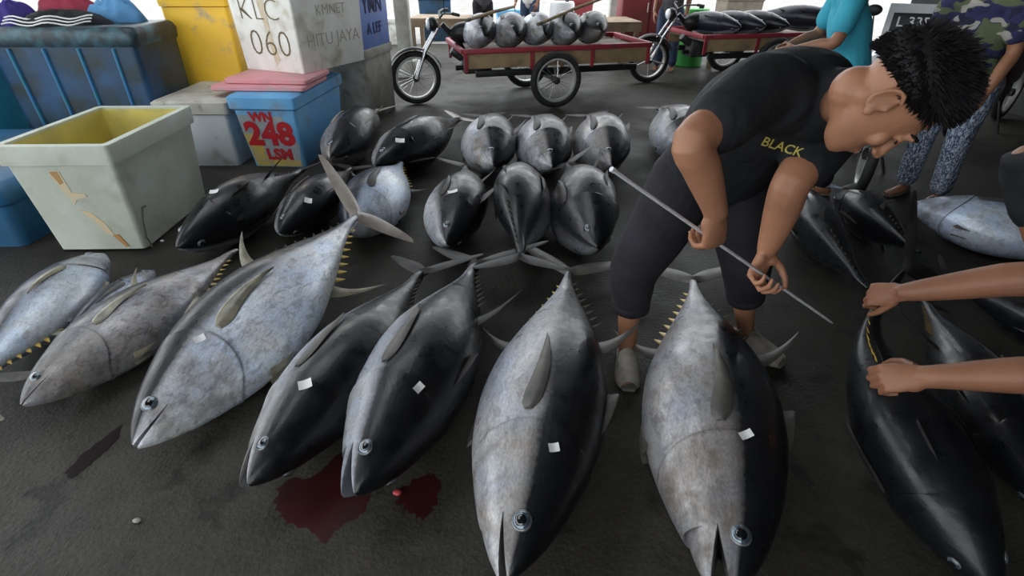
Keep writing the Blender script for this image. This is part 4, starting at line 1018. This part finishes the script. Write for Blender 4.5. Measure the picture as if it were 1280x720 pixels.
def bike_front(root, x, mag, R=.31):
    """front half of a motorbike along +x with the axle at (x, 0, R)"""
    wheel(root, (x, 0, R), (0, 1, 0), R, .075, 5 if mag else 28, mag, 'front_wheel')
    hd = Vector((x - .36, 0, .98))
    for s in (-1, 1):
        MB().tube([(x, .075*s, R), (x - .13, .075*s, R + .30), (x - .30, .075*s, .86)], [.022, .020, .018], 12).build('fork_leg', M_chrome, root, 60)
        MB().tube([(x - .34, 0, .96), (x - .36, .16*s, 1.02), (x - .44, .34*s, 1.03)], .012, 10).build('handlebar', M_blackmetal, root, 60)
        MB().tube([(x - .44, .34*s, 1.03), (x - .50, .41*s, 1.02)], .018, 10).build('grip', M_seat, root, 60)
        MB().tube([(x - .37, .20*s, 1.02), (x - .36, .24*s, 1.20)], .005, 6).build('mirror_stem', M_blackmetal, root, 60)
        MB().ell((x - .355, .25*s, 1.235), (.012, .055, .038)).build('mirror', M_blackmetal, root, 60)
    rows = []
    for a in np.linspace(math.radians(25), math.radians(160), 16):
        cx, cz = x + (R + .035)*math.cos(a), R + (R + .035)*math.sin(a)
        rows.append([(cx, y, cz + h) for y, h in ((-.055, -.02), (-.03, .004), (.03, .004), (.055, -.02), (.03, -.004), (-.03, -.004))])
    MB().loft(rows).build('front_fender', M_blackmetal, root, 60)
    MB().ell((x - .25, 0, .90), (.07, .085, .08)).build('headlight_shell', M_blackmetal, root, 60)
    MB().ell((x - .20, 0, .90), (.03, .07, .066)).build('headlight_lens', M_lens, root, 60)
    MB().tube([(x - .36, 0, .90), (x - .55, 0, .70), (x - .72, 0, .42), (x - .95, 0, .36)], [.03, .035, .035, .03], 12).build('frame', M_blackmetal, root, 60)
    MB().ell((x - .66, 0, .80), (.22, .12, .12)).build('fuel_tank', M_blackmetal, root, 60)
    MB().tube([(x - .82, 0, .80), (x - 1.0, 0, .79), (x - 1.25, 0, .80)], [(.09, .05), (.12, .05), (.11, .045)], 14, side=(0, 1, 0)).build('saddle', M_seat, root, 60)
    m = MB(); m.box((x - .72, 0, .46), (.26, .22, .24)); m.cyl((x - .60, 0, .52), (x - .46, 0, .62), .06); m.build('engine', M_engine, root, 40, bevel=.02)
def tricycle(loc, rz, label, mag, group):
    """x forward; cargo bed behind, front axle at x=.50"""
    r = empty('cargo_tricycle', loc, rz); tag(r, label, 'tricycle', group)
    bike_front(r, .50, mag)
    BL, BW, BZ = 2.35, 1.10, .56
    for s in (-1, 1):
        MB().box((-BL/2, s*BW/2, BZ + .10), (BL, .045, .055)).build('rail', M_redpaint, r, 40, bevel=.006)
        MB().box((-BL/2, s*(BW/2 - .012), BZ - .01), (BL - .06, .022, .155)).build('side_board', M_plank, r, 40, bevel=.003)
        MB().box((-BL/2 - .02, s*(BW/2 - .10), BZ - .16), (BL*.88, .05, .07)).build('chassis_beam', M_blackmetal, r, 40, bevel=.004)
        for x in (-.03, -.82, -1.58, -BL + .03):
            MB().box((x, s*(BW/2 + .006), BZ - .01), (.04, .02, .22)).build('stake', M_redpaint, r, 40)
        wheel(r, (-1.10, s*(BW/2 + .085), .32), (0, 1, 0), .32, .085, 24, False, 'side_wheel')
    for x in (0, -BL): MB().box((x, 0, BZ + .10), (.045, BW, .055)).build('rail', M_redpaint, r, 40, bevel=.006)
    for k in range(5): MB().box((-BL/2, -BW/2 + BW*(k + .5)/5, BZ + .05), (BL - .05, BW/5 - .01, .022)).build('bed_plank', M_woodgrey, r, 40, bevel=.002)
    MB().cyl((-1.10, -BW/2 - .10, .32), (-1.10, BW/2 + .10, .32), .028).build('axle', M_blackmetal, r, 40)
    for s in (-1, 1): MB().tube([(-.55, s*(BW/2 - .10), BZ - .18), (-1.1, s*(BW/2 - .10), .36), (-1.65, s*(BW/2 - .10), BZ - .18)], (.02, .012), 8).build('leaf_spring', M_blackmetal, r, 40)
    MB().tube([(.0, 0, .40), (-.30, 0, .42), (-.4, 0, BZ - .14)], .03, 10).build('drawbar', M_blackmetal, r, 40)
    return r
ang1 = math.atan2(-.259, -.966)
def tri_world(loc, rz, p): return Vector(loc) + Matrix.Rotation(rz, 3, 'Z') @ Vector(p)
loc1 = (-.70, 7.02, 0)
tricycle(loc1, ang1, 'cargo tricycle with red-railed wooden bed loaded with tuna, spoked wheels', False, 'cargo tricycles')
ang2 = math.atan2(-.20, -.98)
loc2 = (2.48, 8.36, 0)
tricycle(loc2, ang2, 'cargo tricycle with alloy spoke wheel behind the man in black', True, 'cargo tricycles')
CG = 'tuna loaded on the tricycle bed'
BEDZ = .625
for k, (x, y0, y1, L_s, mat, lab) in enumerate((
        (-.30, .50, -.52, 0, 'silver', 'silver tuna at the front end of the red-railed tricycle bed'),
        (-.66, .48, -.58, 0, 'grey', 'second tuna from the front on the red-railed tricycle bed'),
        (-1.02, .52, -.50, 0, 'silver', 'middle tuna on the red-railed tricycle bed'),
        (-1.38, .50, -.55, 0, 'dark', 'dark tuna fourth along the red-railed tricycle bed'),
        (-1.74, .48, -.50, 0, 'black', 'black tuna at the rear end of the red-railed tricycle bed'))):
    A = tri_world(loc1, ang1, (x + .04, y1*-1.0, 0)); B = tri_world(loc1, ang1, (x - .05, y0*-1.0 - .05, 0))
    z = BEDZ + .20
    tuna(None, None, 1, 40 if k != 2 else 25, mat, lab, pts=((A.x, A.y, z), (B.x, B.y, z)), near=False, group=CG, plump=1.4, wide=1.6, caudal=False, yellow='none', finlets=False, fin2=.4)
CG2 = 'tuna loaded on the second tricycle'
for k, (x, lab, mat) in enumerate(((-.25, 'silver-bellied tuna at the front end of the rear tricycle bed', 'blue'), (-.62, 'second tuna from the front on the rear tricycle bed', 'blue'), (-.98, 'third tuna from the front on the rear tricycle bed', 'grey'), (-1.5, 'biggest tuna, farthest right on the rear tricycle bed', 'blue'))):
    A = tri_world(loc2, ang2, (x - .22, .62, 0)); B = tri_world(loc2, ang2, (x + .22, -.55, 0)); z = BEDZ + .16
    if k == 3: A = tri_world(loc2, ang2, (x - .6, .55, 0)); B = tri_world(loc2, ang2, (x + .25, -.55, 0)); z = BEDZ + .20
    tuna(None, None, -1, 35, mat, lab, pts=((A.x, A.y, z), (B.x, B.y, z)), near=False, group=CG2, plump=1.0, wide=1.15, caudal=False, yellow='none', finlets=False, fin2=.4)
# poles lying across the load
def pole(a, b, label):
    o = empty('wooden_pole', a); tag(o, label, 'pole', 'poles lying across the tricycle load'); d = Vector(b) - Vector(a)
    MB().tube([(0, 0, 0), d*.5 + Vector((0, 0, .01)), d], [.018, .020, .016], 8).build('shaft', M_plank, o, 60)
    MB().tube([d*.0, d*-.06], [.022, .020], 8).build('grip', M_woodgrey, o, 60)
    return o
pA, pB = tri_world(loc1, ang1, (-.10, .50, .98)), tri_world(loc1, ang1, (-.85, -.35, 1.04))
pole(pA, pB, 'wooden pole lying over the silver tuna at the front of the bed')
pA, pB = tri_world(loc1, ang1, (-.95, .50, .93)), tri_world(loc1, ang1, (-2.1, -.35, 1.13))
pole(pA, pB, 'long wooden pole rising over the rear half of the tricycle load')
# ------------------------------------------------------------------ parked motorbike with plate, behind the crouched head
def motorbike(loc, rz, label, paint=M_bluebody, plate=True):
    r = empty('motorbike', loc, rz); tag(r, label, 'motorbike')
    bike_front(r, .62, True, .30)
    wheel(r, (-.66, 0, .30), (0, 1, 0), .30, .09, 5, True, 'rear_wheel')
    MB().tube([(.34, 0, .98), (.38, 0, .86), (.36, 0, .74)], [(.13, .06), (.16, .07), (.10, .05)], 14, side=(0, 1, 0)).build('front_cowl', paint, r, 60)
    for s in (-1, 1): MB().tube([(.30, .10*s, .82), (.05, .15*s, .62), (-.2, .12*s, .52)], [(.09, .02), (.15, .02), (.06, .02)], 12, side=(0, 0, 1)).build('side_fairing', paint, r, 60)
    MB().tube([(-.45, 0, .74), (-.75, 0, .80), (-.98, 0, .86)], [(.12, .06), (.11, .06), (.05, .03)], 12, side=(0, 1, 0)).build('tail_cowl', paint, r, 60)
    if plate:
        Mp = Matrix.Translation((.56, 0, 1.19)) @ Matrix.Rotation(math.radians(-12), 4, 'Y')
        MB().box((0, 0, 0), (.012, .36, .22)).build('plate_bracket', M_whitebody, r, 40, bevel=.004).matrix_local = Mp
        pl = MB().box((.009, 0, -.005), (.006, .29, .115)).build('number_plate', M_seat, r, 40, bevel=.002); pl.matrix_local = Mp
        text('lettering', 'L 3358', .085, Matrix.Translation((.0135, 0, -.005)) @ Matrix.Rotation(math.pi/2, 4, 'Z') @ Matrix.Rotation(math.pi/2, 4, 'X'), M_whitebody, pl, bold=.001)
    MB().tube([(-.2, -.14, .26), (-.6, -.16, .28), (-.95, -.17, .36)], [.022, .04, .035], 12).build('exhaust', M_chrome, r, 60)
    MB().tube([(-.05, .10, .30), (.02, .22, .0)], .012, 8).build('kickstand', M_blackmetal, r, 60)
    return r
bx = at_z(1070, 240, 0)
ba = math.atan2(-.80, -.42)
d = Vector((math.cos(ba), math.sin(ba), 0))
motorbike(bx - d * .62, ba, 'blue and white motorbike with the black number plate behind the bent head')
M_maroon = pmat('fairing_maroon', (.05, .012, .012), rough=.4, coat=.3)
motorbike(Vector((4.98, 5.75, 0)), math.radians(215), 'dark maroon motorbike parked at the right edge in the shade', M_maroon, False)
# ================================================================== people in the background
M_turq = pmat('shirt_turquoise', (.05, .42, .56), (.04, .36, .50), rough=.85, scale=8, bump=.2, bscale=10)
M_jeans = pmat('denim', (.035, .06, .12), (.06, .09, .16), rough=.9, scale=20)
M_grey_shirt = pmat('shirt_grey', (.10, .10, .11), (.07, .07, .08), rough=.9, scale=8)
def camo_mat():
    m, nt, b = nodes_of('camouflage'); tc = N(nt, 'ShaderNodeTexCoord')
    def band(scale, off, lo):
        mp = N(nt, 'ShaderNodeMapping'); mp.inputs['Location'].default_value = (off, off*2, off*.5); mp.inputs['Scale'].default_value = (1, 1, 1.8); nt.links.new(tc.outputs['Object'], mp.inputs[0])
        n = N(nt, 'ShaderNodeTexNoise', i_Scale=scale, i_Detail=1); nt.links.new(mp.outputs[0], n.inputs['Vector'])
        return ramp(nt, n.outputs[0], [(lo, 0), (lo + .012, 1)]).outputs[0]
    col = mixc(nt, band(7, 3, .52), (.035, .035, .11), (.12, .15, .08)); col = mixc(nt, band(9, 9, .60), col, (.42, .40, .36)); col = mixc(nt, band(8, 17, .62), col, (.02, .02, .05))
    nt.links.new(col, b.inputs['Base Color']); b.inputs['Roughness'].default_value = .9; return m
def denim_print_mat():
    m, nt, b = nodes_of('patterned_trousers'); tc = N(nt, 'ShaderNodeTexCoord')
    mp = N(nt, 'ShaderNodeMapping'); mp.inputs['Scale'].default_value = (1, 1, .45); nt.links.new(tc.outputs['Object'], mp.inputs[0])
    n = N(nt, 'ShaderNodeTexNoise', i_Scale=75, i_Detail=4, i_Distortion=1.5); nt.links.new(mp.outputs[0], n.inputs['Vector'])
    r = ramp(nt, n.outputs[0], [(.42, (.035, .055, .10)), (.52, (.16, .21, .30)), (.60, (.50, .56, .64))]); nt.links.new(r.outputs[0], b.inputs['Base Color']); b.inputs['Roughness'].default_value = .9
    return m
def stander(loc, rz, label, shirt, pants, skin, lean=0.1, armpose=0, hgt=1.66, shorts=False, seed=1):
    """standing figure facing local +y"""
    k = hgt / 1.66; r = empty('person', loc, rz); tag(r, label, 'person')
    q = lambda x, y, z: V3(x*k, y*k, z*k)
    b = MB(); pel_ = q(0, 0, .88); ch_ = q(0, lean*.6, 1.18); nk = q(0, lean*.95, 1.40); hd_ = q(0, lean*1.15 + .03, 1.54)
    limb(b, [pel_, q(0, lean*.3, 1.02), ch_, q(0, lean*.9, 1.34)], [(.135, .095), (.12, .085), (.145, .10), (.13, .07)], V3(1, 0, 0))
    limb(b, [nk - q(0, 0, .05), nk, hd_ - q(0, .01, .06)], [.058, .052, .052])
    tilt = Matrix.Translation(hd_) @ Matrix.Rotation(-lean*1.2, 4, 'X'); head_shape(b, tilt, k)
    arms = []
    for s in (-1, 1):
        sh = q(.17*s, lean*.9, 1.33)
        if armpose == 0: el, wr = q(.24*s, lean*.9 - .03, 1.07), q(.24*s, lean*.9 + .10, .85)
        elif armpose == 1: el, wr = q(.26*s, lean*.9 + .06, 1.09), q(.12*s, lean*.9 + .26, 1.02)
        else: el, wr = q(.25*s, lean*.9 + .18, 1.16), q(.20*s, lean*.9 + .40, 1.06)
        arms.append((sh, el)); f = (wr - el).normalized(); n = V3(s, .2, .3); n = (n - f*n.dot(f)).normalized(); rr = (n.cross(f) if s > 0 else f.cross(n))
        limb(b, [sh, sh.lerp(el, .5), el, el.lerp(wr, .4), wr], [.052, .046, .040, .040, .028]); hand(b, frame(rr, f, n, wr), [(.3, .4, .3)]*4, (.4, .9, .1, .1))
    lg = []
    for s in (-1, 1):
        hp_, kn_, an_ = q(.095*s, 0, .86), q(.11*s, .03, .48), q(.12*s, -.01, .09); lg.append((hp_, kn_, an_))
        limb(b, [hp_, hp_.lerp(kn_, .5), kn_, kn_.lerp(an_, .4) - q(0, .02, 0), an_], [.078, .07, .053, .052, .036])
        limb(b, [an_ + q(0, -.05, -.055), an_ + q(0, .05, -.055), an_ + q(.015*s, .18, -.07)], [(.032, .03), (.04, .026), (.038, .014)], V3(1, 0, 0))
    fuse(b, .009, 2, 'body', skin, r)
    sb = MB(); limb(sb, [q(0, 0, .84), q(0, lean*.3, 1.02), ch_, q(0, lean*.9, 1.36)], [(.175, .13), (.165, .125), (.185, .13), (.14, .08)], V3(1, 0, 0)); limb(sb, [nk - q(0, 0, .08), nk - q(0, 0, .02)], [.09, .066])
    for sh, el in arms: limb(sb, [V3(sh.x*.5, sh.y, sh.z), sh, sh.lerp(el, .62)], [.08, .074, .072])
    fuse(sb, .011, 3, 'shirt', shirt, r)
    pb = MB(); pb.ell(q(0, 0, .86), (.165, .125, .13))
    for hp_, kn_, an_ in lg: limb(pb, [hp_, hp_.lerp(kn_, .5), kn_, kn_.lerp(an_, .3 if shorts else .9)], [.105, .098, .08, .072])
    fuse(pb, .011, 3, 'trousers', pants, r)
    for hp_, kn_, an_ in lg:
        m = MB(); m.tube([an_ + q(0, -.075, -.078), an_ + q(0, .02, -.078), an_ + q(0, .12, -.078), an_ + q(0, .20, -.08)], [(.035, .010), (.040, .010), (.048, .010), (.03, .008)], 14, side=(1, 0, 0)); m.build('sandal', M_sole, r, 60)
    hair_on(r, tilt, k, seed, 500, .03); face_details(r, tilt, k)
    return r
stander((2.40, 3.98, 0), math.radians(75), 'person in turquoise shirt with hands held together, by the motorbike', M_turq, M_pants, M_skin_b, lean=.18, armpose=1, seed=11)
stander((3.10, 3.80, 0), math.radians(120), 'person in camouflage shirt and patterned blue-white trousers beside the motorbike', camo_mat(), denim_print_mat(), M_skin, lean=.22, armpose=0, seed=12)
stander((2.50, 9.3, 0), math.radians(160), 'person in blue jeans standing by the rear tricycle', M_grey_shirt, M_jeans, M_skin_b, lean=.05, seed=13)
stander((-.55, 11.2, 0), math.radians(200), 'person in dark clothes far behind the loaded tricycle', M_grey_shirt, M_pants, M_skin_b, lean=.1, armpose=1, seed=14)
stander((.35, 11.6, 0), math.radians(150), 'person in a pale shirt far behind the loaded tricycle', M_cl_white, M_jeans, M_skin_b, lean=.05, seed=15)
# ================================================================== far end of the hall
M_tabletop = pmat('table_wood', (.34, .25, .16), (.24, .17, .11), rough=.7, scale=6)
M_redpanel = pmat('panel_red', (.22, .025, .03), (.15, .02, .025), rough=.6, scale=3)
M_green = pmat('plastic_green', (.05, .36, .06), rough=.5)
def table(loc, rz, w, d, h, label):
    r = empty('market_table', loc, rz); tag(r, label, 'table', 'market tables')
    for k in range(4): MB().box((0, -d/2 + d*(k+.5)/4, h - .02), (w, d/4 - .006, .04)).build('top_plank', M_tabletop, r, 40, bevel=.004)
    MB().box((0, -d/2 + .02, h - .09), (w, .03, .10)).build('apron', M_tabletop, r, 40)
    for x in (-w/2 + .06, w/2 - .06):
        for y in (-d/2 + .06, d/2 - .06): MB().box((x, y, (h-.04)/2), (.07, .07, h - .04)).build('leg', M_tabletop, r, 40)
table((1.35, 9.6, 0), math.radians(6), 1.3, .9, .72, 'wooden market table behind the rear end of the red-railed tricycle')
table((-1.15, 10.4, 0), math.radians(-5), 1.2, .8, .70, 'wooden market table behind the front wheel of the red-railed tricycle')
table((4.1, 9.9, 0), math.radians(4), 1.8, .9, .70, 'wooden market table far right behind the rear tricycle')
for k, (x, y) in enumerate(((-1.62, 8.75), (2.1, 12.2), (5.2, 9.0))):
    o = empty('trim_%d' % (k+1), (x, y, 0)); struct(o)
    MB().box((0, 0, 2.15), (.20, .20, 4.3)).build('column_shaft', M_column, o, 40, bevel=.01); MB().box((0, 0, .12), (.30, .30, .24)).build('column_base', M_column, o, 40, bevel=.01)
r = empty('cabinet', (2.45, 10.6, 0), .05); tag(r, 'dark red cabinet at the far end behind the jeans wearer', 'cabinet')
MB().box((0, .2, .75), (1.0, .45, 1.5)).build('body', M_redpanel, r, 40, bevel=.01)
for s in (-1, 1):
    dd = MB().box((.25*s, -.035, .75), (.47, .02, 1.4)).build('door', M_redpanel, r, 40, bevel=.006); MB().tube([(.05*s, -.06, .75), (.05*s, -.06, .9)], .008, 8).build('handle', M_chrome, dd, 60)
def jerry(loc, label, mat):
    r = empty('plastic_drum', loc); tag(r, label, 'drum')
    MB().loft([[(rad*math.cos(a), rad*math.sin(a), z) for a in np.linspace(0, 2*math.pi, 24, endpoint=False)] for z, rad in ((0, .22), (.02, .24), (.28, .245), (.30, .255), (.32, .245), (.58, .245), (.60, .255), (.62, .245), (.84, .24), (.87, .22))]).build('body', mat, r, 40)
    MB().cyl((.1, 0, .87), (.1, 0, .90), .04).build('cap', M_seat, r, 40)
jerry((3.0, 9.75, 0), 'green plastic drum beside the person in jeans', M_green)
jerry((-2.6, 9.2, 0), 'blue plastic drum at the far end left of the loaded tricycle', M_blue_box)
jerry((.95, 11.4, 0), 'white plastic drum at the far end behind the market table', M_whitebody)
# ================================================================== small things on the floor and on the fish
M_blood = pmat('blood', (.045, .004, .004), (.028, .003, .003), rough=.6, scale=8, spec=.25)
M_blood_dark = pmat('blood_dark', (.010, .005, .005), (.016, .007, .007), rough=.7, spec=.15, scale=8)
M_flesh = pmat('flesh', (.45, .05, .06), rough=.4)
def puddle(poly_px, label, mat, seed, jit=.010):
    rnd = random.Random(seed); pts = [at_z(x, y, 0) for x, y in poly_px]; fine = []
    for i, p in enumerate(pts):
        q = pts[(i+1) % len(pts)]
        for k in range(6):
            c_ = p.lerp(q, k/6); fine.append((c_.x + rnd.uniform(-jit, jit), c_.y + rnd.uniform(-jit, jit)))
    cx, cy = sum(p[0] for p in fine)/len(fine), sum(p[1] for p in fine)/len(fine)
    m = MB(); n = len(fine)
    rings = [[(x, y, .0006) for x, y in fine], [(x + (cx-x)*.06, y + (cy-y)*.06, .0010) for x, y in fine], [(x + (cx-x)*.3, y + (cy-y)*.3, .0011) for x, y in fine]]
    m.loft(rings); o = m.build('blood_pool', mat, None, 60); return tag(o, label, 'blood')
puddle([(345, 612), (360, 600), (395, 595), (430, 560), (470, 590), (455, 640), (430, 655), (405, 678), (385, 662), (360, 655), (345, 632)], 'dark red blood pool between the two gaping black-backed tuna', M_blood, 2)
puddle([(500, 612), (535, 590), (552, 602), (545, 628), (528, 654), (510, 640), (495, 628)], 'small blood pool right of the gaping tuna head', M_blood, 3)
puddle([(82, 590), (100, 570), (128, 548), (152, 530), (150, 548), (120, 575), (100, 592), (88, 600)], 'dark blood trail in front of the brown-grey tuna', M_blood_dark, 4, .004)
p = at_z(497, 617, 0.005); o = MB().ell((0, 0, 0), (.016, .012, .009)).build('flesh_scrap', M_flesh, None, 60); o.location = p + Vector((0, 0, .006)); tag(o, 'small red scrap of flesh beside the gaping tuna mouth', 'scrap')
# paper tags stuck to the fish
M_paper = pmat('paper', (.80, .80, .80), (.72, .73, .74), rough=.7, scale=20)
def paper_tag(px, py, size, rot, label):
    best = None
    for i in range(len(FISH)):
        h = bvh(i).ray_cast(EYE, ray(px, py).normalized())
        if h[0] is not None and (best is None or h[3] < best[3]): best = h
    if best is None: return
    loc, nrm = best[0], best[1]
    if nrm.dot(EYE - loc) < 0: nrm = -nrm
    q = Vector((0, 0, 1)).rotation_difference(nrm).to_matrix().to_4x4()
    M = Matrix.Translation(loc + nrm * .0035) @ q @ Matrix.Rotation(math.radians(rot), 4, 'Z')
    m = MB(); w, h_ = size; g = []
    for i in range(5):
        for j in range(4):
            u, v = i/4 - .5, j/3 - .5; g.append((u*w, v*h_, .004*abs(u)**2*4 + .003*v))
    n = len(g); top = g; bot = [(x, y, z - .0008) for x, y, z in g]; fs = []
    for i in range(4):
        for j in range(3):
            a = i*4 + j; fs.append((a, a+4, a+5, a+1)); fs.append((n+a, n+a+1, n+a+5, n+a+4))
    m.add([M @ Vector(p) for p in top + bot], fs); o = m.build('paper_tag', M_paper, None, 60); tag(o, label, 'tag', 'white paper tags on the tuna')
for a in ((250, 424, (.040, .028), 40, 'white paper tag on the bright silver tuna'), (382, 481, (.045, .034), 20, 'white paper tag on the black-backed tuna left of the blood pool'), (523, 485, (.036, .026), 60, 'white paper tag on the gaping tuna over the blood pool'),
          (692, 560, (.032, .026), 10, 'white paper tag on the head-on tuna at the bottom centre'), (932, 544, (.042, .024), 20, 'white paper tag on the tuna between the feet of the man'),
          (268, 240, (.05, .035), 10, 'white paper tag on the black tuna beside the grey crate'), (385, 251, (.045, .035), 15, 'white paper tag on the short tuna in the second row'),
          (566, 240, (.06, .028), 10, 'white paper tag on the camera-facing tuna in the second row'), (500, 176, (.07, .04), 10, 'white paper tag on the broad tuna in the third row')): paper_tag(*a)
# crumbs on the floor
M_pebble = pmat('pebble', (.40, .38, .34), (.25, .24, .22), rough=.8, scale=40)
for k, (px, py, lab) in enumerate(((203, 302, 'white scrap on the floor beside the grey crate'), (172, 652, 'small pale pebble on the bare floor at the lower left'))):
    o = MB().ell((0, 0, .006), (.014, .009, .006), None, 10, 6).build('floor_scrap', M_paper if k == 0 else M_pebble, None, 60); o.location = at_z(px, py, 0); tag(o, lab, 'scrap')

# ------------------------------------------------------------------ far row of boxes in the daylight
FB = 'boxes stacked at the far end of the market'
for (x, y, z, w, d, h, mt, lab) in (
        (-2.6, 12.6, 0, .8, .5, .5, M_foam, 'white foam box at the far end left of the first column'), (-1.7, 13.2, 0, .7, .5, .9, M_tank, 'tall dark blue box far behind the tricycle handlebar'),
        (-.95, 13.0, 0, .6, .5, .55, M_foam, 'white foam box far behind the handlebar of the tricycle'), (.0, 13.4, 0, .7, .5, .6, M_blue_box, 'blue box far behind the middle of the loaded tricycle'),
        (1.4, 13.6, 0, .8, .5, .8, M_redpanel, 'dark red box far behind the rear of the loaded tricycle'), (3.6, 12.6, 0, .9, .6, .6, M_foam, 'white foam box far behind the rear tricycle load'),
        (4.9, 12.9, 0, .8, .6, .9, M_woodgrey, 'grey wooden crate far behind the person in turquoise'), (6.2, 12.4, 0, .8, .6, .7, M_blue_box, 'blue box far behind the camouflage shirt')):
    r = empty('stacked_box', (x, y, z), .1); tag(r, lab, 'box', FB)
    box_shell('body', r, w/2, d/2, 0, h - .09, .06, mt); MB().loft([rrect(w/2+.01, d/2+.01, h-.10, .02), rrect(w/2+.01, d/2+.01, h, .02)]).build('lid', mt, r, 40, bevel=.006)
